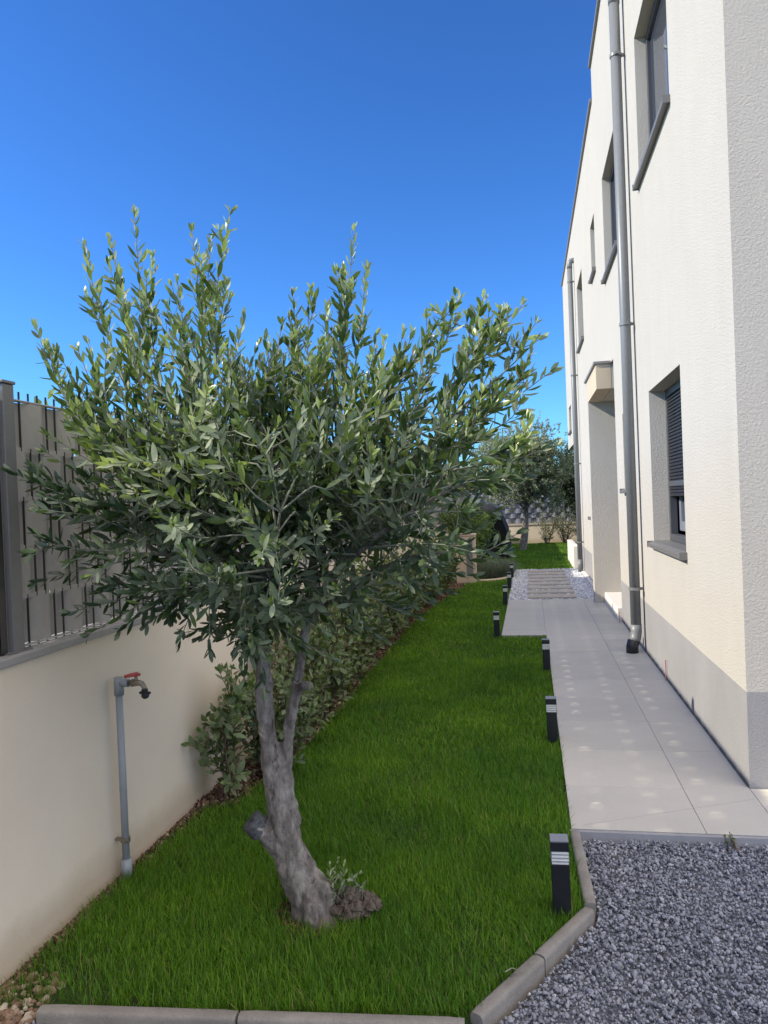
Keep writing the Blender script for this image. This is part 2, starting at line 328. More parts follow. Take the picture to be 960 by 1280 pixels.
# stepping slabs
rows = [715, 719.3, 724.8, 730.6, 737, 743.3, 749.4]
for i in range(8):
    yy = 12.12+i*.60
    s = MB().box(-.36, .36, -.17, .17, -.05, .024).build('stepping_slab', M['stonestep'], bevel=.006, loc=(.30, yy, 0)); s.rotation_euler.z = rnd.uniform(-.012, .012)
    od = ['nearest', 'second', 'third', 'fourth', 'fifth', 'sixth', 'seventh', 'eighth and farthest'][i]
    tag(s, f'beige stone stepping slab in white pebbles, {od} from the tiled landing', 'stepping slab', 'stepping slabs across the white pebbles')
# bark chips in the bed
n = 9000; y = rng.uniform(3.8, 15.1, n); xe = np.interp(y, [p[1] for p in bed_edge], [p[0] for p in bed_edge]); x = rng.uniform(LX, xe+.03, n)
o = stones('bark_mulch', np.stack([x, y, -.024+rng.uniform(0, .012, n)], -1), rng.uniform(.008, .022, n), M['chips'], OCT, .4, .3)
tag(o, 'brown bark chips and soil crumbs under the shrub row', 'mulch', kind='stuff')
n = 1500; y = rng.uniform(2.2, 4.1, n); x = LX+rng.exponential(.03, n)
o = stones('soil_crumbs', np.stack([x, y, -.03+rng.uniform(0, .008, n)], -1), rng.uniform(.004, .012, n), M['chips'], OCT, .6, .3)
tag(o, 'brown crumbs of earth along the foot of the garden wall', 'soil', kind='stuff')

# ------------------------------------------------------------------ grass
def blades(name, x, y, h, w, z0=-.034, lean=.85, m='grass', rn=None):
    n = len(x); a = rng.uniform(0, 2*math.pi, n); d = np.stack([np.cos(a), np.sin(a), np.zeros(n)], -1)
    a2 = a+math.pi/2+rng.normal(0, .4, n); s = np.stack([np.cos(a2), np.sin(a2), np.zeros(n)], -1)
    ln = rng.uniform(.1, 1, n)*lean; P = np.stack([x, y, np.full(n, z0)], -1); up = np.array([0, 0, 1.])
    lv = []
    for tt, ww in ((0, .8), (.4, 1), (.75, .7)):
        c = P+d*(h*ln*tt**1.8)[:, None]+up*(h*(tt-.28*ln*tt*tt))[:, None]
        lv += [c-s*(w*ww/2)[:, None], c+s*(w*ww/2)[:, None]]
    lv.append(P+d*(h*ln)[:, None]+up*(h*(1-.28*ln))[:, None])
    V = np.stack(lv, 1).reshape(-1, 3); o = (np.arange(n)*7)[:, None]
    Q = np.concatenate([o+np.array([0, 1, 3, 2]), o+np.array([2, 3, 5, 4])]); T = o+np.array([4, 5, 6])
    r = rng.beta(2, 2, n)*.9 if rn is None else rn
    r = np.where(rng.random(n) < .022, 1.0, r)
    return mass(name, V, [Q, T], M[m], rnd=np.repeat(r, 7), smooth=True)
gx = []; gy = []; gw = []; gh = []
def scatter(x0, x1, y0, y1, dens, w, h):
    n = int((x1-x0)*(y1-y0)*dens); x = rng.uniform(x0, x1, n); y = rng.uniform(y0, y1, n)
    k = inside([(p[0]+.0, p[1]) for p in lawn_poly], x, y)
    xe = np.interp(y, [2, 2.9, 3.75]+[p[1] for p in bed_edge]+[15.25, 17, 17.4], [LX+.02, LX+.04, LX+.07]+[p[0] for p in bed_edge]+[-1.2, -.42, LX])
    edge = xe+rng.normal(.015, .02, n)
    k &= x > edge
    k &= (x+.86)**2+((y-2.84)*1.1)**2 > (.17+rng.normal(0, .05, n))**2
    # thin patch in the front corner and by the bed
    pn = np.array([noise.noise((a*2.2, b*2.2, 3)) for a, b in zip(x[k], y[k])]); x = x[k]; y = y[k]
    thin = np.where((x < -1.15) & (y < 2.75), .45+.5*np.clip((y-2.2)/.6+(x+1.7)/1.0, 0, 1), 1.0)*np.where(pn < -.35, .75, 1)
    k2 = rng.random(len(x)) < thin; x = x[k2]; y = y[k2]; pn = pn[k2]
    gx.append(x); gy.append(y); gw.append(rng.uniform(.7, 1.25, len(x))*w); gh.append(rng.uniform(.55, 1.15, len(x))*h*(1+.35*pn))
scatter(-1.9, .15, 2.15, 3.4, 27000, .0021, .064)
scatter(-1.9, .15, 3.4, 4.8, 19000, .0025, .058)
scatter(-1.9, .15, 4.8, 7.5, 10500, .0036, .055)
scatter(-1.9, .15, 7.5, 11.5, 4300, .0065, .050)
scatter(-1.9, -.36, 11.5, 16.95, 2600, .009, .048)
scatter(-1.9, 3.0, 16.95, 26.8, 900, .015, .048)
gx = np.concatenate(gx); gy = np.concatenate(gy)
o = blades('grass', gx, gy, np.concatenate(gh), np.concatenate(gw))
tag(o, 'lush green lawn grass between garden wall and tiled path', 'grass', kind='stuff')

# ------------------------------------------------------------------ house
house = empty('house', (0, 0, 0)); tag(house, 'white rendered two-storey house with flat roof, grey plinth and dark windows beside the tiled path', 'house')
WX = 1.07; Y0, YR, YG, Y1 = 4.24, 11.2, 17.6, 20.8; H1, H2, ZO = 7.52, 7.06, 2.76
wins = {  # y0, y1, z0, z1
    'u1': (5.72, 7.22, 4.31, 5.60), 'u2': (8.80, 10.30, 4.31, 5.60), 'u3': (11.55, 12.20, 4.83, 5.62), 'u4': (14.2, 15.55, 4.38, 5.60),
    'g1': (5.68, 7.10, 1.115, 2.44), 'g2': (8.30, 9.04, 1.60, 2.45), 'g3': (12.9, 14.05, 1.16, 2.46), 'u5': (19.0, 19.9, 3.12, 3.75)}
PORCH = (9.75, 11.42, 0.0, 3.20)
ops = list(wins.values())+[PORCH]
yc = sorted({Y0, YR, YG, Y1, *[a for o_ in ops for a in o_[:2]]}); zc = sorted({.5, H1, H2, ZO, *[a for o_ in ops for a in o_[2:] if a > .5]})
b = MB()
for i in range(len(yc)-1):
    for j in range(len(zc)-1):
        ym = (yc[i]+yc[i+1])/2; zm = (zc[j]+zc[j+1])/2
        if zm > (H1 if ym < YR else H2) or (ym > YG and zm < ZO): continue
        if any(o_[0] < ym < o_[1] and o_[2] < zm < o_[3] for o_ in ops): continue
        b.quad((WX, yc[i+1], zc[j]), (WX, yc[i], zc[j]), (WX, yc[i], zc[j+1]), (WX, yc[i+1], zc[j+1]))
for y0, y1, z0, z1 in wins.values():
    D = WX+.20
    b.quad((WX, y1, z0), (WX, y1, z1), (D, y1, z1), (D, y1, z0)); b.quad((WX, y0, z0), (D, y0, z0), (D, y0, z1), (WX, y0, z1))
    b.quad((WX, y0, z1), (D, y0, z1), (D, y1, z1), (WX, y1, z1)); b.quad((WX, y0, z0), (WX, y1, z0), (D, y1, z0), (D, y0, z0))
y0, y1, z0, z1 = PORCH; D = WX+1.2
b.quad((WX, y1, z0), (WX, y1, z1), (D, y1, z1), (D, y1, z0)); b.quad((WX, y0, z0), (D, y0, z0), (D, y0, z1), (WX, y0, z1))
b.quad((WX, y0, z1), (D, y0, z1), (D, y1, z1), (WX, y1, z1)); b.quad((D, y0, z0), (D, y1, z0), (D, y1, z1), (D, y0, z1))
XE = 9.0
b.quad((WX, Y0, .5), (XE, Y0, .5), (XE, Y0, H1), (WX, Y0, H1))
b.quad((WX, YR, H2), (WX, YR, H1), (XE, YR, H1), (XE, YR, H2))
b.quad((XE, Y0, -.1), (XE, YG, -.1), (XE, YG, H2), (XE, Y0, H1)); b.quad((XE, YG, ZO), (XE, Y1, ZO), (XE, Y1, H2), (XE, YG, H2))
b.quad((WX, Y1, ZO), (WX, Y1, H2), (XE, Y1, H2), (XE, Y1, ZO)); b.quad((WX, YG, ZO), (WX, Y1, ZO), (XE, Y1, ZO), (XE, YG, ZO))
b.quad((WX, YG, .5), (WX, YG, ZO), (XE, YG, ZO), (XE, YG, .5))
b.quad((WX, Y0, H1-.08), (XE, Y0, H1-.08), (XE, YR, H1-.08), (WX, YR, H1-.08)); b.quad((WX, YR, H2-.08), (XE, YR, H2-.08), (XE, Y1, H2-.08), (WX, Y1, H2-.08))
b.build('wall', M['wall'], house)
b = MB()
for a, c in ((Y0, PORCH[0]), (PORCH[1], YG)): b.quad((WX, c, -.1), (WX, a, -.1), (WX, a, .5), (WX, c, .5))
b.quad((WX, Y0, -.1), (XE, Y0, -.1), (XE, Y0, .5), (WX, Y0, .5)); b.quad((WX, YG, -.1), (WX, YG, .5), (XE, YG, .5), (XE, YG, -.1))
b.build('plinth', M['plinth'], house)
b = MB()
b.box(WX-.035, WX+.3, Y0-.035, YR+.03, H1, H1+.045).box(WX-.035, WX+.3, YR+.03, Y1+.035, H2, H2+.045).box(WX+.3, XE, Y0-.035, Y0+.3, H1, H1+.045)
b.build('roof_coping', M['coping_metal'], house, bevel=.004)
# porch canopy and fin
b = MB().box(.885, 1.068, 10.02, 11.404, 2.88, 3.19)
b.build('canopy', stucco('bounce_tint_canopy_render', (.60, .50, .37)), house)  # beige tint paints in the warm light bounced into the porch
MB().box(1.074, 2.26, 10.02, 11.404, 2.88, 3.19).build('canopy_ceiling', M['wall'], house)
MB().box(.86, 1.068, 9.998, 11.70, 3.192, 3.222).build('canopy_flashing', M['coping_metal'], house)
MB().box(.885, 2.262, 11.406, 11.68, -.1, 3.19).build('porch_fin', M['wall'], house)
MB().box(1.02, 2.26, 9.80, 11.404, -.05, .15).build('porch_step', M['white_stone'], house, bevel=.006)
d_ = MB().box(2.22, 2.262, 10.1, 11.1, .155, 2.3).build('front_door', M['door'], house, bevel=.004)
MB().tube([(2.16, 10.2, .9), (2.16, 10.2, 1.5)], .014, 10).tube([(2.16, 10.2, 1.0), (2.23, 10.2, 1.0)], .008).tube([(2.16, 10.2, 1.4), (2.23, 10.2, 1.4)], .008).build('handle', M['pipe'], d_)
MB().box(1.062, 1.0690, 4.26, 9.74, -.004, .010).build('base_joint', M['alu'], house)
def window(key, blind=0.0, tilt=False, sill_out=.05, rail=None):
    y0, y1, z0, z1 = wins[key]; fx = WX+(.135 if tilt else .095); fw = .06
    e = .004; y0 += e; y1 -= e; z0 += .012; z1 -= e
    f = MB()
    f.box(fx, fx+.062, y0, y0+fw, z0, z1).box(fx, fx+.062, y1-fw, y1, z0, z1).box(fx, fx+.062, y0+fw, y1-fw, z1-fw, z1).box(fx, fx+.062, y0+fw, y1-fw, z0, z0+fw)
    if rail: f.box(fx-.006, fx+.05, y0+fw, y1-fw, rail-.022, rail+.022)
    fr = f.build('window', M['alu'], house, bevel=.004)
    if not tilt:
        MB().box(fx+.03, fx+.045, y0+fw+.001, y1-fw-.001, z0+fw+.001, z1-fw-.001).build('pane', M['glass'], fr)
    if blind:
        zb = z1-fw-(z1-z0)*blind; s = MB(); zz = z1-fw-.01; 
        while zz > zb:
            s.add([(fx+.002, y0+fw+.004, zz-.024), (fx+.002, y1-fw-.004, zz-.024), (fx+.0, y1-fw-.004, zz-.012), (fx+.010, y1-fw-.004, zz), (fx+.0, y0+fw+.004, zz-.012), (fx+.010, y0+fw+.004, zz)], [(1, 0, 4, 2), (2, 4, 5, 3)]); zz -= .0285
        s.build('blind', M['blind'], fr)
    s = MB(); o_ = sill_out
    s.add([(WX-o_, y0-.035, z0-.052), (WX-o_, y1+.035, z0-.052), (WX-o_, y1+.035, z0-.018), (WX-o_, y0-.035, z0-.018),
           (WX-.002, y0-.035, z0-.045), (WX-.002, y1+.035, z0-.045), (WX-.002, y1+.035, z0-.006), (WX-.002, y0-.035, z0-.006)],
          [(0, 1, 2, 3), (3, 2, 6, 7), (1, 0, 4, 5), (0, 3, 7, 4), (2, 1, 5, 6)])
    s.box(WX-.002, fx-.001, y0, y1, z0-.006, z0+.0)
    s.box(WX-o_-.004, WX+.01, y0-.041, y0-.034, z0-.056, z0-.002).box(WX-o_-.004, WX+.01, y1+.034, y1+.041, z0-.056, z0-.002)
    s.build('sill', M['sill'], fr)
    # room behind
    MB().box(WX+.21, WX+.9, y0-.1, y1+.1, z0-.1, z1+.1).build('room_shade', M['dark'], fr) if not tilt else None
    return fr
for k_ in ('u1', 'u2', 'u4', 'u5', 'u3', 'g2', 'g3'): window(k_)
fr = window('g1', blind=.66, tilt=True, rail=1.62)
y0, y1, z0, z1 = wins['g1']; fx = WX+.135
# lower sash: an inward-tilted casement with its own frame and pane
sash = MB(); ya, yb, za, zb_ = y0+.09, y1-.09, z0+.10, 1.62
sash.box(fx+.07, fx+.115, ya, ya+.07, za, z1-.1).box(fx+.07, fx+.115, yb-.07, yb, za, z1-.1).box(fx+.07, fx+.115, ya+.07, yb-.07, za, za+.08).box(fx+.07, fx+.115, ya+.07, yb-.07, z1-.18, z1-.1)
so_ = sash.build('casement', plain('grey_sash', (.19, .21, .25), .4), fr, bevel=.003)
MB().box(fx+.088, fx+.098, ya+.071, yb-.071, za+.081, z1-.181).build('pane', M['glass'], so_)
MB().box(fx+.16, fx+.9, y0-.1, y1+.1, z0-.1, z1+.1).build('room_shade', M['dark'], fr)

def downpipe(y, ztop, zbot, brs, shoe=True):
    x = .985; r = .05
    p = MB().tube([(x, y, zbot+.24), (x, y, ztop-.13)], r, 24)
    dp = p.build('downpipe', M['pipe'], house, smooth=True)
    MB().tube([(x, y, ztop-.16), (x, y, ztop-.10), (x+.006, y, ztop-.05), (x+.03, y, ztop-.012), (x+.075, y, ztop), (WX-.003, y, ztop)], r*1.10, 24).build('elbow', M['pipe'], dp, smooth=True)
    if shoe:
        MB().tube([(x, y, zbot+.27), (x, y, zbot+.20), (x-.01, y-.012, zbot+.14), (x-.035, y-.03, zbot+.09)], r*1.06, 24).build('elbow', M['pipe'], dp, smooth=True)
        MB().tube([(x-.030, y-.027, zbot+.115), (x-.048, y-.04, zbot+.055), (x-.048, y-.04, zbot+.0)], r*1.16, 24).build('shoe', M['shoe'], dp, smooth=True)
    else:
        MB().tube([(x, y, zbot+.25), (x, y, zbot)], r*1.05, 24).build('shoe', M['pipe'], dp, smooth=True)
    for z in brs:
        b_ = MB().tube([(x, y, z-.014), (x, y, z+.014)], r*1.16, 24).box(x+.03, WX-.001, y-.012, y+.012, z-.012, z+.012).box(x-.01, x+.02, y-r*1.5, y-r*1.05, z-.014, z+.014)
        b_.build('bracket', M['pipe'], dp)
    return dp
downpipe(7.83, 6.46, 0.0, (5.80, 3.20, .62))
downpipe(16.15, 6.33, 0.0, (5.9, 4.0, 2.2, .6), False)
# small metal pins by the wall foot
o = MB().tube([(1.055, 6.63, -.004), (1.055, 6.63, .17)], .006, 8).build('marker_pin', plain('pink_marker', (.40, .20, .22), .6)); tag(o, 'thin pinkish marker pin standing against the grey plinth', 'marker pin')
o = MB().tube([(1.02, 9.60, -.004), (1.02, 9.60, .14)], .005, 8).build('marker_pin', bpy.data.materials['pink_marker']); tag(o, 'thin pinkish marker pin beside the porch step', 'marker pin')
# low white wall past the house corner
o = MB().box(.90, 1.02, 16.96, 19.6, -.1, .47).build('low_wall', M['white_stone'], bevel=.01); tag(o, 'low white block wall at the lawn edge behind the far downpipe', 'wall')

# ------------------------------------------------------------------ garden wall, coping, fence
gw_ = empty('garden_wall', (LX, 2, 0)); tag(gw_, 'cream rendered garden wall with grey coping under the privacy fence', 'garden wall')
def locbox(parent, *a): return a
b = MB().box(-.22, 0, -3.4, 24.95, -.15, 1.03); b.build('wall', M['gwall'], gw_)
b = MB().box(-.25, .012, -3.4, 24.95, 1.032, 1.062); b.build('coping', M['coping'], gw_, bevel=.004)
def fence_rows(length, top, bottom, nrows, period=.22, amp=.012, ph=0.0, steps=16, holes=True):
    """woven strips along local x; returns strips, wires, rails (MB)"""
    st = MB(); wi = MB(); ra = MB(); pitch = (top-bottom)/nrows; n = int(length/period*steps)
    for r_ in range(nrows):
        zt = top-r_*pitch-.006; zb = top-(r_+1)*pitch+.006; vs = []
        for i in range(n+1):
            s = length*i/n; a = 2*math.pi*(s/period+ph+(.5 if r_ % 2 else 0)); w_ = math.tanh(2.2*math.sin(a))*amp
            vs += [(s, w_, zb), (s, w_, zt)]
        st.add(vs, [(2*i, 2*i+2, 2*i+3, 2*i+1) for i in range(n)])
    k = 0
    x_ = period/8
    while x_ < length:
        wi.tube([(x_, 0, bottom-.012), (x_, 0, top+.035)], .0042, 6); x_ += period/4
    for r_ in range(nrows+1):
        z = top-r_*pitch; x_ = 0.0
        if r_ in (0, nrows):
            for s_ in (-.007, .007): ra.tube([(0, s_, z), (length, s_, z)], .004, 6)
        else:
            while x_ < length-.03:
                e_ = min(x_+period-(.016 if holes and rnd.random() < .6 else -.001), length); ra.box(x_+(0 if x_ else 0), e_, -.0025, .0025, z-.0085, z+.0085); x_ += period
    return st, wi, ra
fence = empty('privacy_fence', (LX-.07, 2.49, 1.06), math.pi/2); tag(fence, 'anthracite wire fence woven with grey strips on top of the garden wall', 'fence')
yy = 0.0; L = 2.36; first = None
cnt = 0
while yy < 22:
    topz = .94 if yy < 11.5 else .73
    MB().box(yy-.03, yy+.03, -.045, .035, 0.0, topz+.035).box(yy-.036, yy+.036, -.05, .04, topz+.036, topz+.048).box(yy-.06, yy+.07, -.05, .055, .001, .008).build('fence_post', M['post'], fence, bevel=.003)
    for q in (-.05, .055): MB().tube([(yy+q, .045, .008), (yy+q, .045, .026)], .007, 6).build('bolt', M['pipe'], fence)
    if first is None or (first[1] != (topz, yy < 4)):
        st, wi, ra = fence_rows(L-.07, topz-.01, .010, 5, holes=yy < 4)
        pn = st.build('strip_panel', M['strip'], fence, smooth=True); w1 = wi.build('wire', M['wire'], pn); r1 = ra.build('rail', M['strip'], pn)
        first = (pn, (topz, yy < 4))
    else:
        pn = copy_tree(first[0], fence)
    pn.location = (yy+.035, 0, 0)
    yy += L; cnt += 1
# black gate panel towards the camera
gate = empty('black_panel', (LX-.07, 2.455, 1.06), 0); tag(gate, 'black sheet metal panel standing on the wall before the fence post', 'metal panel')
mblk = plain('matt_black_sheet', (.006, .006, .008), .85); MB().box(-.02, .012, -3.2, -.012, .01, .93).build('sheet', mblk, gate)
b = MB()
for q in (-3.2, -1.6, -.045): MB().box(-.035, .03, q, q+.035, 0, .95).build('frame_bar', M['black'], gate)

# standpipe with tap
tap = empty('standpipe', (-1.765, 3.03, 0)); tag(tap, 'grey plastic standpipe with a small brass tap fixed to the cream garden wall', 'water tap')
MB().tube([(0, 0, -.05), (0, 0, .80)], .0155, 16).build('pipe', M['pvc'], tap, smooth=True)
MB().tube([(0, 0, .77), (0, 0, .845)], .021, 16).tube([(0, 0, .822), (.03, -.004, .824), (.05, -.006, .824)], .018, 16).build('elbow', M['pvc'], tap, smooth=True)
MB().tube([(0, 0, -.03), (0, 0, .06)], .024, 14).build('sleeve', M['pvc'], tap, smooth=True)
MB().tube([(0, 0, .135), (0, 0, .155)], .0215, 14).box(-.045, -.015, -.01, .01, .14, .15).tube([(.012, -.012, .145), (.03, -.02, .145)], .005, 8).build('clamp', M['brass'], tap)
br = MB().tube([(.045, -.006, .824), (.065, -.008, .824), (.068, -.008, .824), (.10, -.012, .826), (.118, -.014, .822), (.128, -.015, .806), (.128, -.015, .795)], [.012, .012, .017, .013, .012, .0105, .0105], 12)
br.tube([(.088, -.01, .83), (.088, -.01, .852)], .008, 10); br = br.build('tap', M['brass'], tap, smooth=True)
MB().tube([(.094, -.01, .855), (.085, -.012, .862), (.068, -.02, .860), (.045, -.03, .855)], [.010, .010, .009, .007], 8).tube([(.080, -.01, .86), (.094, -.012, .864), (.108, -.01, .860)], [.007, .009, .006], 8).build('lever', M['red'], br, smooth=True)
MB().tube([(.128, -.015, .80), (.128, -.015, .788), (.130, -.016, .786), (.131, -.016, .768), (.132, -.016, .760)], [.014, .014, .017, .017, .009], 12).tube([(.105, -.015, .784), (.155, -.017, .784)], .006, 8).build('hose_connector', M['black'], br)
tap.location.x += .0

# kerb stones: concrete edging with a rounded top
def kerb(p, q, label, w=.048, h=.115, top=.006):
    p = Vector((*p, 0)); q = Vector((*q, 0)); d = (q-p); L_ = d.length; n = 12; prof = [(-w/2, top-h)]+[(-w/2*math.copysign(abs(math.cos(math.pi*i/n))**.6, math.cos(math.pi*i/n)), top-.018+.018*math.sin(math.pi*i/n)**.7) for i in range(n+1)]+[(w/2, top-h)]
    k_ = len(prof); xs = np.linspace(0, L_, 14); vs = []
    for xx in xs:
        for (a_, z_) in prof:
            e_ = .0012*noise.noise((xx*30+p.x*7, a_*60, z_*60)); s_ = .93 if xx in (xs[0], xs[-1]) else 1
            vs.append((xx, a_*s_+e_, z_+e_-(0 if s_ == 1 else .002)))
    fs = [(i*k_+j, (i+1)*k_+j, (i+1)*k_+j+1, i*k_+j+1) for i in range(len(xs)-1) for j in range(k_-1)]+[tuple(range(k_)), tuple(range(len(xs)*k_-1, (len(xs)-1)*k_-1, -1))]
    o_ = MB().add(vs, fs).build('kerb_stone', M['kerb'], smooth=True); o_.location = p; o_.rotation_euler.z = math.atan2(d.y, d.x)
    m_ = o_.modifiers.new('e', 'EDGE_SPLIT'); m_.split_angle = math.radians(50)
    return tag(o_, label, 'kerb stone', 'rounded concrete kerb stones along the lawn')
kerb((.152, 3.635), (.172, 2.985), 'concrete kerb stone running from the tiled path past the nearest bollard light')
kerb((.165, 2.95), (-.022, 2.628), 'diagonal concrete kerb stone with its end at the nearest bollard light')
kerb((-.025, 2.618), (-.213, 2.298), 'diagonal concrete kerb stone meeting the front kerb at the lawn corner')
kerb((-.245, 2.262), (-.93, 2.207), 'concrete kerb stone across the lawn front, next to the lawn corner')
kerb((-.938, 2.206), (-1.575, 2.155), 'dark concrete kerb stone across the lawn front, end nearest the garden wall')

# bollard lights
bol = empty('bollard_light', (0, 0, 0))
MB().box(-.033, .033, -.033, .033, -.03, .185).build('post', M['black'], bol, bevel=.002)
le = MB().box(-.030, .030, -.030, .030, .185, .232).build('lens', M['opal'], bol)
lv = MB()
for z in (.195, .208, .221): lv.box(-.0335, .0335, -.0335, .0335, z, z+.0022)
lv.build('louvre', M['cap'], le)
hd = MB().box(-.034, .034, -.034, .034, .2325, .268).build('head', M['black'], bol, bevel=.002)
MB().box(-.0335, .0335, -.0335, .0335, .2685, .272).build('cap', M['cap'], hd)
bpos = [(.066, 2.93), (.095, 4.99), (.104, 7.05), (-.41, 8.78), (-.395, 11.43), (-.385, 13.46), (-.38, 15.3)]
blab = ['nearest small black bollard light, by the kerb and gravel', 'small black bollard light, second from the gravel, beside the narrow path', 'small black bollard light just before the lawn corner of the landing',
        'small black bollard light at the front corner of the wide landing', 'small black bollard light where the landing meets the white pebbles', 'small black bollard light halfway along the white pebbles', 'farthest small black bollard light, near the lavender bed']
for i, (x, y) in enumerate(bpos):
    o = bol if i == 0 else copy_tree(bol); o.location = (x, y, 0); o.rotation_euler = (rnd.uniform(-.015, .015), rnd.uniform(-.02, .02), [0.02, -.02, .0, .03, 0, 0, 0][i]); tag(o, blab[i], 'bollard light', 'black bollard lights along the lawn edge')

# ------------------------------------------------------------------ foliage machinery
def curve(pts, step=.02):
    pts = [np.array(p, float) for p in pts]
    if len(pts) == 2: 
        n = max(2, int(np.linalg.norm(pts[1]-pts[0])/step)); return np.array([pts[0]+(pts[1]-pts[0])*i/n for i in range(n+1)])
    P = [2*pts[0]-pts[1]]+pts+[2*pts[-1]-pts[-2]]; out = []
    for i in range(1, len(P)-2):
        n = max(2, int(np.linalg.norm(P[i+1]-P[i])/step))
        for k_ in range(n):
            t_ = k_/n; out.append(.5*((2*P[i])+(-P[i-1]+P[i+1])*t_+(2*P[i-1]-5*P[i]+4*P[i+1]-P[i+2])*t_*t_+(-P[i-1]+3*P[i]-3*P[i+1]+P[i+2])*t_**3))
    out.append(P[-2]); return np.array(out)
def unit(v): return v/(np.linalg.norm(v, axis=-1, keepdims=True)+1e-9)
class Leaves:
    """collects leaf frames; each leaf is a folded, curved blade"""
    def __init__(s): s.b = []; s.d = []; s.n = []; s.L = []; s.W = []; s.r = []
    def add(s, base, d, nrm, L_, W_, r_): s.b.append(base); s.d.append(d); s.n.append(nrm); s.L.append(L_); s.W.append(W_); s.r.append(r_)
    def build(s, name, m, parent, prof=((.0, .12), (.22, .72), (.5, 1.0), (.78, .72), (1, .06)), fold=.22, bend=.18, q=None):
        B = np.array(s.b); D = unit(np.array(s.d)); N = np.array(s.n); N = unit(N-D*np.sum(N*D, 1)[:, None]); X = np.cross(D, N)
        L_ = np.array(s.L)[:, None]; W_ = np.array(s.W)[:, None]; n = len(B); bd = rng.normal(bend, .16, (n, 1)); rows_ = []
        tw = rng.normal(0, .35, (n, 1))
        for t_, w_ in prof:
            c = B+D*L_*t_-N*L_*bd*t_*t_; a_ = tw*t_; Xr = X*np.cos(a_)+N*np.sin(a_); Nr = N*np.cos(a_)-X*np.sin(a_)
            hw = W_*w_*.5
            rows_ += [c-Xr*hw+Nr*hw*fold, c, c+Xr*hw+Nr*hw*fold]
        k_ = len(rows_); V = np.stack(rows_, 1).reshape(-1, 3); o_ = (np.arange(n)*k_)[:, None]; Q = []
        for i in range(len(prof)-1):
            Q += [o_+np.array([3*i, 3*i+1, 3*i+4, 3*i+3]), o_+np.array([3*i+1, 3*i+2, 3*i+5, 3*i+4])]
        Q = [x_[:, ::-1] for x_ in Q]
        return mass(name, V, [np.concatenate(Q)], M[m], parent, rnd=np.repeat(np.clip(np.array(s.r), 0, 1), k_), smooth=True)
UP = np.array([0, 0, 1.])
def leafy(LV, c, f0, space, L_, W_, r0, ang=.85, pair=True, tipboost=.25, droop=0.0, shrink=.45):
    """leaves along curve c from fraction f0"""
    seg = np.linalg.norm(np.diff(c, axis=0), axis=1); cum = np.concatenate([[0], np.cumsum(seg)]); tot = cum[-1]
    s = tot*f0+rng.uniform(0, space); phi = rng.uniform(0, 6.28); i_ = 0
    while s < tot:
        k_ = min(np.searchsorted(cum, s), len(c)-1); k_ = max(k_, 1); u = (s-cum[k_-1])/(seg[k_-1]+1e-9)
        p = c[k_-1]+(c[k_]-c[k_-1])*u; t_ = unit(c[k_]-c[k_-1]); a0 = np.cross(t_, UP if abs(t_[2]) < .95 else np.array([1., 0, 0])); a0 = unit(a0); a1 = np.cross(t_, a0)
        fr_ = s/tot
        for q in ((0, math.pi) if pair else (0,)):
            if rng.random() < .06: continue
            a = phi+q+rng.normal(0, .3); side = a0*math.cos(a)+a1*math.sin(a); an = ang*rng.uniform(.65, 1.25)*(1-.45*max(0, fr_-.8)/.2)
            d = t_*math.cos(an)+side*math.sin(an)+UP*(.12-droop)*1.0+rng.normal(0, .08, 3)
            nrm = t_*math.sin(an)-side*math.cos(an)*.9            # upper side of the leaf looks along the shoot
            nrm = nrm+rng.normal(0, .35, 3)+UP*.15
            sz = rng.uniform(.72, 1.15)*(1-shrink*max(0, fr_-.7)/.3)
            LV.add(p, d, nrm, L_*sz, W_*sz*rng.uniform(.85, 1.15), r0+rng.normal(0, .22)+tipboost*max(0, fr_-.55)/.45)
        phi += (math.pi/2 if pair else 2.4)+rng.normal(0, .2); s += space*rng.uniform(.75, 1.25)
    # terminal tuft
    p = c[-1]; t_ = unit(c[-1]-c[-2])
    for q in range(3):
        d = t_+rng.normal(0, .28, 3); LV.add(p, d, rng.normal(0, 1, 3), L_*.6*rng.uniform(.7, 1.1), W_*.7, r0+tipboost+.1)

# ------------------------------------------------------------------ the olive tree
olive = empty('olive_tree', (-.86, 2.84, 0)); tag(olive, 'large olive tree with leaning forked trunk on the lawn before the garden wall', 'olive tree')
OB = np.array([-.86, 2.84, 0.])
def A(px, py, y): return at(px, py, y)-OB
# trunk: overlapping tapered limbs merged by a remesh
tb = MB()
def limb(pts, rads, mb, seg=14, wob=.12):
    c = curve(pts, .02); rr = np.interp(np.linspace(0, 1, len(c)), np.linspace(0, 1, len(rads)), rads)
    rr = [r_*(1+wob*noise.noise((p_[0]*9, p_[1]*9, p_[2]*7))) for r_, p_ in zip(rr, c)]; mb.tube(c, rr, seg)
Yt = 2.84
limb([A(404, 1155, Yt), A(391, 1124, Yt), A(366, 1077, Yt), A(354, 1030, Yt-.01), A(343, 967, Yt-.02), A(333, 905, Yt-.02), A(330, 860, Yt-.02), A(328, 820, Yt-.01), A(325, 770, Yt)], [.112, .086, .071, .058, .050, .042, .039, .037, .034], tb, 18)
limb([A(364, 1030, Yt), A(361, 985, Yt-.01), A(359, 960, Yt-.015), A(362, 905, Yt-.02), A(369, 868, Yt-.02), A(373, 852, Yt-.02)], [.045, .030, .025, .026, .027, .024], tb, 12)
limb([A(370, 862, Yt-.02), A(380, 856, Yt-.05), A(388, 860, Yt-.06)], [.024, .021, .019], tb, 10)
limb([A(350, 1062, Yt-.01), A(336, 1046, Yt-.04), A(318, 1032, Yt-.06)], [.045, .042, .036], tb)
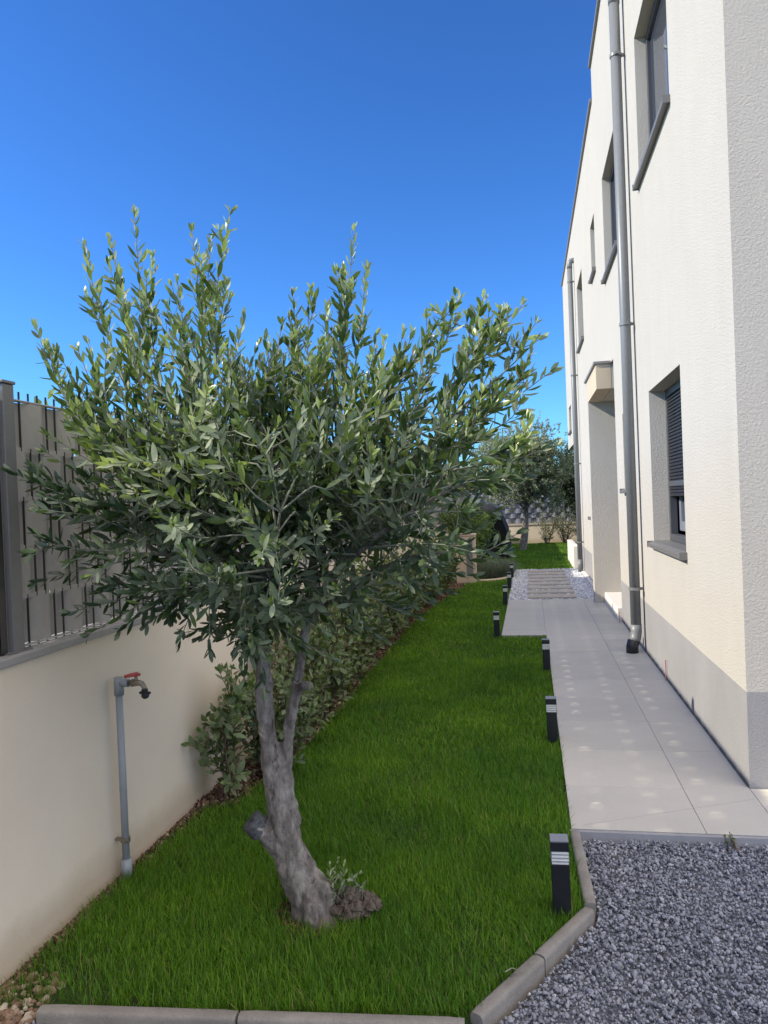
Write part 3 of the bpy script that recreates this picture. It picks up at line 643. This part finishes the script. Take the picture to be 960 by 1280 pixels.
limb([A(369, 868, Yt-.02), A(376, 825, Yt+.08), A(385, 770, Yt+.12)], [.024, .025, .024], tb, 10)
for (px, py, dy, r_) in ((366, 1148, -.03, .040), (432, 1152, .02, .045), (395, 1158, -.07, .05), (412, 1128, -.03, .045)):
    limb([A(382, 1095, Yt), A(px*.6+388*.4, py-18, Yt+dy), A(px, py+12, Yt+dy)], [.055, r_*1.1, r_*.75], tb, 10, .3)
tr = tb.build('trunk', M['bark'], olive)
md = tr.modifiers.new('r', 'REMESH'); md.mode = 'VOXEL'; md.voxel_size = .0065; md.use_smooth_shade = True
md = tr.modifiers.new('s', 'SMOOTH'); md.factor = .6; md.iterations = 5
tx = bpy.data.textures.new('bark_clouds', 'CLOUDS'); tx.noise_scale = .045; tx.noise_depth = 3
md = tr.modifiers.new('d', 'DISPLACE'); md.texture = tx; md.strength = .022; md.mid_level = .74
# painted cut on the pruned stump
p = Vector(A(314, 1027, Yt-.065)); q = Vector(A(325, 1037, Yt-.05)); d = (q-p).normalized()
ux = d.orthogonal().normalized(); uy = d.cross(ux); vs = []; nn = 26
for lv_i, (dd, rr) in enumerate(((.055, .040), (.025, .041), (.004, .040), (-.006, .035), (-.002, .022), (-.005, .008))):
    for k_ in range(nn):
        a = 2*math.pi*k_/nn; rg = rr*(1+.16*noise.noise((math.cos(a)*1.6, math.sin(a)*1.6, dd*30))+.07*noise.noise((math.cos(a)*6, math.sin(a)*6, 3))); ht = dd-(.012*noise.noise((math.cos(a)*2, math.sin(a)*2, lv_i*.7)) if lv_i > 1 else 0)
        vs.append(p+d*ht+ux*math.cos(a)*rg*1.1+uy*math.sin(a)*rg*.9)
fs = [(i_*nn+k_, i_*nn+(k_+1) % nn, (i_+1)*nn+(k_+1) % nn, (i_+1)*nn+k_) for i_ in range(5) for k_ in range(nn)]+[tuple(range(5*nn, 6*nn))]
MB().add(vs, fs).build('pruned_stump', M['cut'], tr, smooth=True)
# gnarled root crown beside the trunk
P = []
for i in range(240):
    a = rng.uniform(0, 6.28); r_ = rng.uniform(0, 1)**.6; P.append(np.array([.135+.10*r_*math.cos(a), .0+.07*r_*math.sin(a), .0+.085*rng.uniform(0, 1)*(1-r_*.6)]))
v_, f_ = ico(); n = len(P); V = (v_[None]*rng.uniform(.7, 1.3, (n, 12, 1))*rng.uniform(.005, .020, (n, 1, 1))*rng.uniform(.5, 1.7, (n, 1, 3)))+np.array(P)[:, None]
rt = mass('root_burl', V.reshape(-1, 3), [(f_[None]+(np.arange(n)*12)[:, None, None]).reshape(-1, 3)], M['rootbark'], olive)

LV = Leaves(); TW = MB(); BW = MB()
T1 = A(325, 775, Yt); T2 = A(385, 775, Yt+.12)
def twig(pts, r0, r1=.0012, seg=5): 
    c = curve(pts, .03); TW.tube(c, np.linspace(r0, r1, len(c)), seg, False); return c
bough_pts = []
def bough(start, ends, r0):
    """a limb through the given photo points; its points become anchors for twigs"""
    pts = [start]+[A(*e) for e in ends]; c = curve(pts, .03); rr = np.linspace(r0*.8, .0035, len(c)); BW.tube(c, rr, 8); bough_pts.extend([(p_, t_) for p_, t_ in zip(c[3:], unit(np.gradient(c, axis=0))[3:])])
bough(T1, [(300, 715, 2.78), (250, 660, 2.70), (195, 590, 2.62), (175, 520, 2.6)], .034)
bough(T1, [(318, 700, 2.9), (285, 620, 2.95), (262, 540, 2.95), (255, 460, 2.92)], .032)
bough(T1, [(330, 700, 2.74), (335, 640, 2.62), (340, 560, 2.55)], .028)
bough(T1, [(280, 725, 2.62), (200, 690, 2.45), (120, 650, 2.38)], .022)
bough(T1, [(300, 735, 2.9), (240, 700, 3.05), (180, 640, 3.15)], .02)
bough(T2, [(392, 700, 3.0), (410, 620, 3.0), (425, 520, 2.95), (435, 440, 2.9)], .028)
bough(T2, [(420, 715, 2.9), (470, 640, 2.82), (530, 570, 2.78), (590, 500, 2.75)], .028)
bough(T2, [(410, 730, 2.8), (460, 680, 2.6), (530, 630, 2.5), (590, 600, 2.48)], .022)
bough(T2, [(400, 720, 3.1), (440, 640, 3.25), (480, 560, 3.35)], .022)
bough(T2, [(430, 740, 2.85), (500, 700, 2.8), (560, 690, 2.75)], .016)
bough(T1, [(332, 745, 2.66), (342, 700, 2.45), (350, 640, 2.32)], .011)
BP = np.array([b_[0] for b_ in bough_pts]); BT = np.array([b_[1] for b_ in bough_pts])
LL, LW, SP = .068, .0190, .0285
def anchor(p, below=True):
    d = np.linalg.norm(BP-p, axis=1)+np.where(BP[:, 2] > p[2]-.02, .35, 0)*(1 if below else 0); i_ = int(np.argmin(d)); return BP[i_], BT[i_]
# filling twigs throughout the crown
def fill(n, cx, cy, cyy, ax, az, ay, upw=.75, out=.7, Lr=(.22, .46), r0=.35, droop=0, L_=LL, W_=LW, zmin=None):
    C0 = A(cx, cy, cyy); 
    for _ in range(n):
        v = rng.normal(size=3); v /= np.linalg.norm(v); rr = rng.uniform(0, 1)**.42; s = C0+v*rr*np.array([ax, ay, az])
        a_, t_ = anchor(s); dist = np.linalg.norm(s-a_)
        d = unit(v*out*rr+UP*upw+rng.normal(0, .45, 3)+t_*.35); L1 = rng.uniform(*Lr); e = s+d*L1; m_ = s+(s-a_)*.15+d*L1*.4+rng.normal(0, .015, 3)
        if e[0] > .80 or (zmin and e[2] < zmin): continue
        if dist > .06: c = twig([a_, (a_+s)/2+t_*.05+rng.normal(0, .02, 3), s, m_+UP*.01, e], .0036); f0 = min(.75, (dist*.75)/(dist+L1))
        else: c = twig([s, m_, e], .003); f0 = .12
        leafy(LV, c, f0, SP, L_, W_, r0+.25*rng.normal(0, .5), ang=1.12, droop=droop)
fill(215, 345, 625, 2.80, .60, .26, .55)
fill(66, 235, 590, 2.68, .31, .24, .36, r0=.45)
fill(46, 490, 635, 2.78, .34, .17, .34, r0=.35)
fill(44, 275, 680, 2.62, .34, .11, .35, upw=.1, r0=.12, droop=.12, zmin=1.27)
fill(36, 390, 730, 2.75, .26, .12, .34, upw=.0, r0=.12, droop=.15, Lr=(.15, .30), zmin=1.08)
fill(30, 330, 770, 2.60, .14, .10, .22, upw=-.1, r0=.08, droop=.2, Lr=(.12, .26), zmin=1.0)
# shoots that draw the outline: (tip, via, root) in photo pixels with distance
shoots = [
 [(168, 268), (178, 400), (192, 545), 2.62], [(105, 308), (128, 400), (180, 540), 2.55], [(190, 322), (190, 420), (205, 540), 2.72], [(138, 300), (160, 420), (190, 560), 2.66],
 [(150, 345), (165, 440), (200, 560), 2.5], [(240, 290), (252, 400), (262, 540), 2.9], [(288, 266), (268, 380), (258, 520), 2.84], [(264, 300), (256, 400), (250, 520), 2.96], [(222, 352), (232, 430), (245, 540), 2.8],
 [(283, 355), (272, 430), (262, 540), 2.78], [(304, 398), (290, 470), (280, 560), 2.7], [(322, 432), (300, 500), (285, 580), 2.86], [(336, 440), (325, 500), (315, 580), 3.0],
 [(366, 368), (372, 450), (378, 550), 3.0], [(386, 372), (384, 450), (380, 560), 2.9], [(370, 420), (366, 500), (362, 580), 2.76], [(350, 470), (350, 530), (352, 600), 2.7],
 [(443, 290), (432, 390), (418, 520), 2.9], [(428, 340), (425, 420), (415, 540), 2.96], [(458, 338), (448, 430), (430, 540), 2.84], [(410, 385), (410, 460), (405, 560), 2.8], [(470, 420), (458, 490), (440, 570), 2.78], [(400, 430), (395, 500), (390, 580), 2.7],
 [(572, 376), (530, 430), (490, 510), 2.78], [(545, 388), (560, 420), (500, 520), 2.78], [(515, 420), (490, 480), (465, 560), 2.72], [(490, 455), (475, 510), (455, 580), 2.8],
 [(652, 382), (610, 440), (555, 500), 2.74], [(600, 388), (585, 440), (540, 520), 2.78], [(632, 392), (600, 450), (560, 520), 2.85], [(672, 425), (625, 470), (570, 515), 2.70], [(618, 415), (590, 460), (550, 520), 2.66],
 [(688, 465), (640, 500), (575, 540), 2.7], [(660, 470), (620, 500), (560, 540), 2.8], [(640, 500), (600, 520), (550, 560), 2.62], [(655, 520), (610, 540), (560, 570), 2.66], [(600, 545), (570, 555), (530, 590), 2.6],
 [(690, 558), (640, 575), (560, 590), 2.50], [(660, 545), (620, 566), (550, 592), 2.46], [(640, 600), (600, 600), (540, 615), 2.42], [(665, 590), (625, 600), (560, 610), 2.56],
 [(645, 668), (600, 690), (540, 680), 2.36], [(632, 690), (600, 700), (530, 695), 2.40], [(615, 640), (580, 640), (520, 640), 2.45], [(590, 720), (560, 715), (500, 700), 2.5], [(560, 740), (530, 730), (470, 715), 2.55], [(600, 660), (570, 670), (510, 670), 2.6],
 [(46, 412), (72, 480), (125, 560), 2.5], [(62, 440), (85, 500), (135, 570), 2.56], [(82, 520), (105, 550), (150, 590), 2.5], [(110, 430), (130, 500), (165, 570), 2.6], [(95, 480), (110, 530), (150, 590), 2.6],
 [(14, 590), (80, 618), (165, 640), 2.30], [(40, 585), (90, 615), (160, 645), 2.32], [(46, 668), (90, 685), (160, 690), 2.28], [(60, 640), (110, 655), (170, 665), 2.36], [(88, 765), (130, 755), (200, 735), 2.28], [(118, 742), (150, 735), (210, 720), 2.32],
 [(112, 792), (150, 770), (215, 740), 2.26], [(150, 788), (180, 765), (230, 735), 2.25], [(225, 800), (235, 775), (250, 740), 2.24], [(262, 812), (262, 780), (270, 740), 2.22], [(185, 780), (215, 755), (250, 720), 2.3], [(240, 690), (245, 720), (270, 735), 2.1],
 [(305, 850), (312, 810), (318, 760), 2.35], [(330, 862), (325, 820), (322, 770), 2.38], [(345, 690), (350, 720), (345, 760), 2.12], [(300, 820), (300, 790), (305, 750), 2.30], [(230, 690), (235, 700), (260, 720), 2.05], [(480, 800), (450, 780), (410, 740), 2.6], [(520, 770), (490, 760), (440, 730), 2.55]]
for (tx_, ty_), (vx, vy), (rx, ry), yd in shoots:
    up_ = ty_ < 560
    tip = A(tx_, ty_, yd); via = A(vx, vy, yd); root = A(rx, ry, yd); a_, t_ = anchor(root)
    c = twig([a_, root, via, tip], .0052); seg_ = np.linalg.norm(root-a_); full = seg_+np.linalg.norm(root-via)+np.linalg.norm(via-tip)
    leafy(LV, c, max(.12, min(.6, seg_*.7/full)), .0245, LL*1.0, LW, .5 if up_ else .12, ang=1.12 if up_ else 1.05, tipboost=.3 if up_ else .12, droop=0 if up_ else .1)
    # side shoots
    for _ in range(4 if up_ else 2):
        k_ = int(len(c)*rng.uniform(.35, .82)); s = c[k_]; t_ = unit(c[min(k_+1, len(c)-1)]-c[k_-1]); d = unit(t_+rng.normal(0, .38, 3)+(UP*.25 if up_ else 0)); L1 = rng.uniform(.06, .15)
        c2 = twig([s, s+d*L1*.5+rng.normal(0, .006, 3), s+d*L1+(UP*.02 if up_ else 0)], .002); leafy(LV, c2, .15, .022, LL*.85, LW*.9, .55 if up_ else .15, ang=1.05, tipboost=.35 if up_ else .1)
BW.build('limbs', M['bark'], olive, smooth=True); TW.build('branch', M['twig'], olive, smooth=True)
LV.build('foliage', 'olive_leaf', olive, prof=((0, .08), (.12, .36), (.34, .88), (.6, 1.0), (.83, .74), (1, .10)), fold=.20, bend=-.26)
print('olive leaves', len(LV.b))
n = 1300; a = rng.uniform(0, 6.28, n); r_ = rng.uniform(0, .19, n)
o = stones('trunk_soil', np.stack([-.85+r_*np.cos(a), 2.84+r_*np.sin(a)*.9, -.030+rng.uniform(0, .012, n)], -1), rng.uniform(.003, .012, n), M['chips'], OCT, .6, .3, rn=rng.uniform(0, .6, n)); tag(o, 'brown crumbly soil and root bits around the olive trunk', 'soil', kind='stuff')
# suckers growing from the root
sk = Leaves(); sm = MB()
for i in range(7):
    a = rng.uniform(0, 6.28); s = np.array([.13+.06*math.cos(a), .05*math.sin(a), .05]); c = curve([s, s+np.array([rng.normal(0, .02), rng.normal(0, .02), .05]), s+np.array([rng.normal(0, .04), rng.normal(0, .04), rng.uniform(.07, .13)])], .01)
    sm.tube(c, np.linspace(.0013, .0006, len(c)), 5); leafy(sk, c, .2, .013, .030, .010, .6)
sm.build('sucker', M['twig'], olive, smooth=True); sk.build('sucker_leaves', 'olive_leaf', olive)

# ------------------------------------------------------------------ shrubs in the bed
def shrub(name, h, r, stems, L_, W_, m, space=.03, droop=.05, r0=.35, side=5, ang=.95, stem_m='stem'):
    root = empty(name); lv_ = Leaves(); sm_ = MB()
    for i in range(stems):
        a = rng.uniform(0, 6.28); q = rng.uniform(.2, 1)**.7; hh = h*rng.uniform(.62, 1.0)*(1-.25*q); b_ = np.array([.05*math.cos(a), .05*math.sin(a), -.03]); e = np.array([r*q*math.cos(a), r*q*math.sin(a), hh])
        c = curve([b_, b_*.5+e*.45+np.array([0, 0, hh*.05])+rng.normal(0, .03, 3), e], .03); sm_.tube(c, np.linspace(.007, .0018, len(c)), 6, False)
        leafy(lv_, c, .12, space, L_, W_, r0, ang=ang, pair=False, droop=droop, shrink=.3)
        for k_ in range(side):
            j = int(len(c)*rng.uniform(.15, .9)); s = c[j]; d = unit(np.array([math.cos(a+rng.normal(0, 1.2)), math.sin(a+rng.normal(0, 1.2)), rng.uniform(.2, 1.3)])); L1 = rng.uniform(.12, .26)*min(1, h)
            c2 = curve([s, s+d*L1*.5+rng.normal(0, .01, 3), s+d*L1+UP*.02], .02); sm_.tube(c2, np.linspace(.003, .0012, len(c2)), 5, False); leafy(lv_, c2, .12, space*.85, L_, W_, r0, ang=ang, pair=False, droop=droop, shrink=.3)
    sm_.build('stem', M[stem_m], root, smooth=True); lv_.build('foliage', m, root, prof=((0, .1), (.2, .62), (.48, 1.0), (.78, .8), (1, .08)), fold=.15, bend=.12)
    return root
s0 = shrub('young_shrub', .84, .13, 6, .070, .032, 'laurel_leaf', .028, 0, .4, 6); s0.location = (-1.66, 3.93, 0); tag(s0, 'slim young broad-leaved shrub, nearest one to the tap, against the cream wall', 'shrub')
sv_ = [shrub('hedge_shrub', h, r, n_, .066, .032, 'laurel_leaf', .034, .05, r0, 6) for h, r, n_, r0 in ((1.0, .27, 20, .40), (1.22, .28, 22, .5), (1.1, .29, 20, .42))]
place = [(-1.50, 4.28, 0, .84), (-1.55, 4.85, 1, .9), (-1.55, 5.45, 2, 1.0), (-1.60, 6.1, 1, 1), (-1.62, 6.8, 0, 1.1), (-1.63, 7.5, 2, 1), (-1.64, 8.2, 1, 1), (-1.64, 8.9, 0, 1.1), (-1.63, 9.6, 1, 1), (-1.62, 10.4, 2, 1), (-1.58, 11.2, 0, 1.05), (-1.55, 12.1, 1, 1), (-1.48, 13.0, 2, 1)]
words = ['first', 'second', 'third', 'fourth', 'fifth', 'sixth', 'seventh', 'eighth', 'ninth', 'tenth', 'eleventh', 'twelfth', 'last']
used = set()
for i, (x, y, k_, sc) in enumerate(place):
    o = sv_[k_] if k_ not in used else copy_tree(sv_[k_]); used.add(k_); o.location = (x, y, -.01); o.rotation_euler.z = rnd.uniform(0, 6.28); o.scale = (sc,)*3
    tag(o, f'green broad-leaved hedge shrub in the bed behind the olive tree, {words[i]} in the row', 'shrub', 'shrubs in the bed along the garden wall')

# ------------------------------------------------------------------ far end of the garden
fw_ = empty('far_wall', (0, 26.95, 0)); tag(fw_, 'low sandy wall closing the far end of the lawn', 'wall')
MB().box(-6, 9, 0, .2, -.15, .60).build('wall', M['gwall'], fw_); MB().box(-6, 9, -.02, .22, .602, .64).build('coping', M['pier'], fw_)
ff = empty('far_fence', (-4.0, 27.05, .64)); tag(ff, 'chequered grey strip fence on the low wall at the far end', 'fence')
yy = 0; first = None
while yy < 9.5:
    MB().box(yy-.03, yy+.03, -.03, .03, 0, 1.15).build('fence_post', M['post'], ff)
    if first is None:
        st, wi, ra = fence_rows(2.38, 1.08, .03, 6, .36, .018, 0, 10)
        first = st.build('strip_panel', M['strip_far'], ff, smooth=True); wi.build('wire', M['wire'], first); ra.build('rail', M['wire'], first); pn = first
    else: pn = copy_tree(first, ff)
    pn.location = (yy+.03, 0, 0); yy += 2.44
def tree(name, h, r, trunk_h, n, L_, W_, m, sq=.75, r0=.4, nl=26, trunk_r=.09, bark='bark', lean=(0, 0), per=14):
    root = empty(name); tb_ = MB(); lv_ = Leaves(); c0 = np.array([lean[0], lean[1], trunk_h+(h-trunk_h)*.5])
    c = curve([(0, 0, -.1), (lean[0]*.3+.04, lean[1]*.3, trunk_h*.5), (lean[0]*.7, lean[1]*.7, trunk_h), (lean[0], lean[1], trunk_h+(h-trunk_h)*.4)], .08); tb_.tube(c, np.linspace(trunk_r*1.25, trunk_r*.4, len(c)), 10)
    lobes = []
    for i in range(nl):
        v = rng.normal(size=3); v /= np.linalg.norm(v); q = rng.uniform(.35, 1); e = c0+v*q*np.array([r, r, (h-trunk_h)*.5*1.0])*.82; lobes.append((e, rng.uniform(.28, .5)*r))
        s = c[int(len(c)*rng.uniform(.5, .95))]; cc = curve([s, (s+e)/2+rng.normal(0, .08, 3), e], .12); tb_.tube(cc, np.linspace(trunk_r*.35, .008, len(cc)), 6, False)
    tw_ = tb_.build('trunk', M[bark], root, smooth=True)
    for _ in range(n//per):
        e, lr = lobes[rng.integers(len(lobes))]; v = rng.normal(size=3); v /= np.linalg.norm(v); s = e+v*lr*rng.uniform(.3, 1)*np.array([1, 1, sq]); d = unit(v*.7+UP*.6+rng.normal(0, .4, 3)); Ls = rng.uniform(.15, .35)
        for k_ in range(per):
            p = s+d*Ls*k_/per; dd = unit(d*.6+rng.normal(0, .7, 3)); lv_.add(p, dd, rng.normal(0, 1, 3)+UP*.4, L_*rng.uniform(.7, 1.2), W_, r0+rng.normal(0, .22))
    lv_.build('foliage', m, root, prof=((0, .2), (.5, 1), (1, .1))); return root
t1 = tree('olive_tree', 3.8, 1.5, 1.0, 40000, .085, .028, 'far_leaf', r0=.5, trunk_r=.10, nl=60, lean=(.2, 0)); t1.location = (-.25, 23.6, 0); tag(t1, 'olive tree with round crown on the far lawn', 'olive tree')
t2 = tree('evergreen_tree', 3.15, 1.0, .85, 22000, .10, .05, 'dark_leaf', r0=.4, nl=40); t2.location = (1.75, 26.0, 0); tag(t2, 'dark evergreen tree before the far wall next to the house edge', 'tree')
t3 = tree('evergreen_tree', 2.9, 1.6, .5, 16000, .11, .05, 'dark_leaf', r0=.6, nl=24); t3.location = (-2.4, 28.9, 0); tag(t3, 'dark evergreen tree behind the far fence, left of the far olive tree', 'tree')
t4 = tree('garden_tree', 2.1, 1.0, .4, 9000, .10, .04, 'far_leaf', r0=.3, nl=24); t4.location = (-3.4, 20.5, 0); tag(t4, 'grey-green tree behind the side fence near the far end', 'tree')
t5 = tree('garden_tree', 2.3, 1.0, .4, 8000, .09, .04, 'lime_leaf', r0=.3, nl=24); t5.location = (-3.4, 15.0, 0); tag(t5, 'light green tree behind the side fence, halfway down the garden', 'tree')
t6 = tree('garden_shrub', 2.28, .36, .6, 1400, .075, .036, 'lime_leaf', r0=.6, nl=14, trunk_r=.03); t6.location = (-2.62, 3.55, 0); tag(t6, 'bright green shrub peeping over the fence beside the fence post', 'shrub')
# planting in front of the far wall
bs = shrub('wall_shrub', 1.25, .5, 20, .06, .03, 'far_leaf', .04, 0, .5, 5); bs.location = (.55, 26.3, 0); tag(bs, 'thin leafy shrub before the sandy far wall, nearest the far olive trunk', 'shrub', 'thin shrubs along the far wall')
for (x, y, sc, lb) in ((1.15, 26.4, 1.05, 'thin leafy shrub in the middle of the sunlit far wall'), (1.75, 26.3, 1.15, 'thin leafy shrub at the far wall next to the house')):
    o = copy_tree(bs); o.location = (x, y, 0); o.scale = (sc,)*3; o.rotation_euler.z = sc*20; tag(o, lb, 'shrub', 'thin shrubs along the far wall')
hs = tree('green_shrub', 1.55, .42, .25, 6000, .06, .03, 'lime_leaf', r0=.35, nl=20, trunk_r=.03, bark='stem'); hs.location = (-1.36, 16.0, 0); tag(hs, 'dense yellow-green shrub behind the stone pier', 'shrub')
hs2 = tree('green_shrub', 1.5, .5, .2, 6000, .06, .03, 'lime_leaf', r0=.1, nl=20, trunk_r=.03, bark='stem'); hs2.location = (-1.42, 18.2, 0); tag(hs2, 'dark green shrub between the stone pier and the black cover', 'shrub')
# black covered garden furniture
cv = MB(); prof = [(-.50, 0), (-.53, .5), (-.52, 1.0), (-.46, 1.30), (-.25, 1.46), (.05, 1.42), (.32, 1.22), (.47, .85), (.52, .4), (.52, 0)]
vs = []; K = len(prof); ny = 9
for j in range(ny):
    f = j/(ny-1); sc = 1-.10*abs(2*f-1)**3
    for (a_, z_) in prof: vs.append((a_*sc+.02*noise.noise((a_*4, f*5, z_*4)), (f-.5)*.9, z_*sc+.02*noise.noise((a_*4+9, f*5, z_*4))))
fs = [(j*K+i, j*K+i+1, (j+1)*K+i+1, (j+1)*K+i) for j in range(ny-1) for i in range(K-1)]+[tuple(range(K)), tuple(range((ny-1)*K, ny*K))[::-1]]
cv.add(vs, fs); o = cv.build('furniture_cover', M['cover'], smooth=True, loc=(-1.02, 20.6, -.03)); tag(o, 'black cloth cover over garden furniture in the shade of the far olive tree', 'furniture cover')
# stone pier with inset panel
pr = empty('stone_pier', (-1.2, 14.55, 0)); tag(pr, 'sandy stone pier with dark inset panel at the end of the shrub bed', 'pier')
MB().box(-.20, .17, 0, .28, -.1, .87).build('pier', M['pier'], pr, bevel=.01); MB().box(-.215, .185, -.015, .295, .872, .91).build('cap', M['pier'], pr, bevel=.006)
MB().box(.0, .12, -.012, -.001, .12, .80).build('panel', plain('grey_box_panel', (.17, .17, .17), .5), pr)
# lavender bed with stone edging
lb_ = MB().prism([(-1.15, 14.9), (-.75, 14.95), (-.48, 15.35), (-.42, 16.2), (-.6, 16.9), (-1.15, 17.1)], -.08, -.02).build('lavender_bed', M['soil']); tag(lb_, kind='structure')
ed = MB(); arc = [(-1.02, 14.78), (-.85, 14.80), (-.68, 14.90), (-.54, 15.10), (-.45, 15.40)]
ed.tube([(x, y, -.012) for x, y in arc], .035, 8); o = ed.build('bed_edging', M['pier'], smooth=True); tag(o, 'curved sandy stone edging around the lavender bed', 'edging')
def tuft(name, h, r, n, m='sage_leaf'):
    rt_ = empty(name); lv_ = Leaves()
    for _ in range(n):
        a = rng.uniform(0, 6.28); q = rng.uniform(0, 1)**.5*r; p = np.array([q*math.cos(a)*.6, q*math.sin(a)*.6, rng.uniform(0, h*.45)]); d = unit(np.array([math.cos(a)*q/r*.8, math.sin(a)*q/r*.8, 1])+rng.normal(0, .25, 3)); lv_.add(p, d, rng.normal(0, 1, 3), h*rng.uniform(.25, .95)*(1.3 if rng.random() < .12 else 1), .006, rng.uniform(0, 1))
    lv_.build('foliage', m, rt_, prof=((0, .6), (.5, 1), (1, .3))); return rt_
tf0 = tuft('lavender', .34, .30, 900); lp = [(-.92, 15.25), (-.62, 15.45), (-.85, 15.85), (-.56, 16.1), (-.75, 16.55)]
ll_ = ['lavender clump next to the stone pier', 'lavender clump at the front corner of its bed by the white pebbles', 'lavender clump in the middle of its bed', 'lavender clump at the pebble side of its bed, farther back', 'farthest lavender clump in its bed']
for i, (x, y) in enumerate(lp):
    o = tf0 if i == 0 else copy_tree(tf0); o.location = (x, y, -.02); o.rotation_euler.z = i*1.3; o.scale = (1, 1, 1-.06*i); tag(o, ll_[i], 'lavender', 'lavender clumps')
# small weeds
wd = shrub('weed', .055, .03, 4, .018, .012, 'laurel_leaf', .012, 0, .3, 1); wd.location = (.83, 3.615, -.05); tag(wd, 'small green weed sprouting at the path edge in the gravel', 'weed')
# pale dry leaf scrap lying on the grass near the kerb
c = at(640, 1207, 2.48); o = MB().add([(-.02, -.008, .004), (0, .0, .014), (.022, .006, .006), (.018, .016, .001), (-.002, .014, .008), (-.024, .004, 0)], [(0, 1, 4, 5), (1, 2, 3, 4)]).build('dry_leaf', plain('pale_dry_leaf', (.42, .42, .36), .7), loc=(c[0], 2.48, .025)); tag(o, 'pale curled dry leaf lying on the grass beside the diagonal kerb', 'dry leaf')
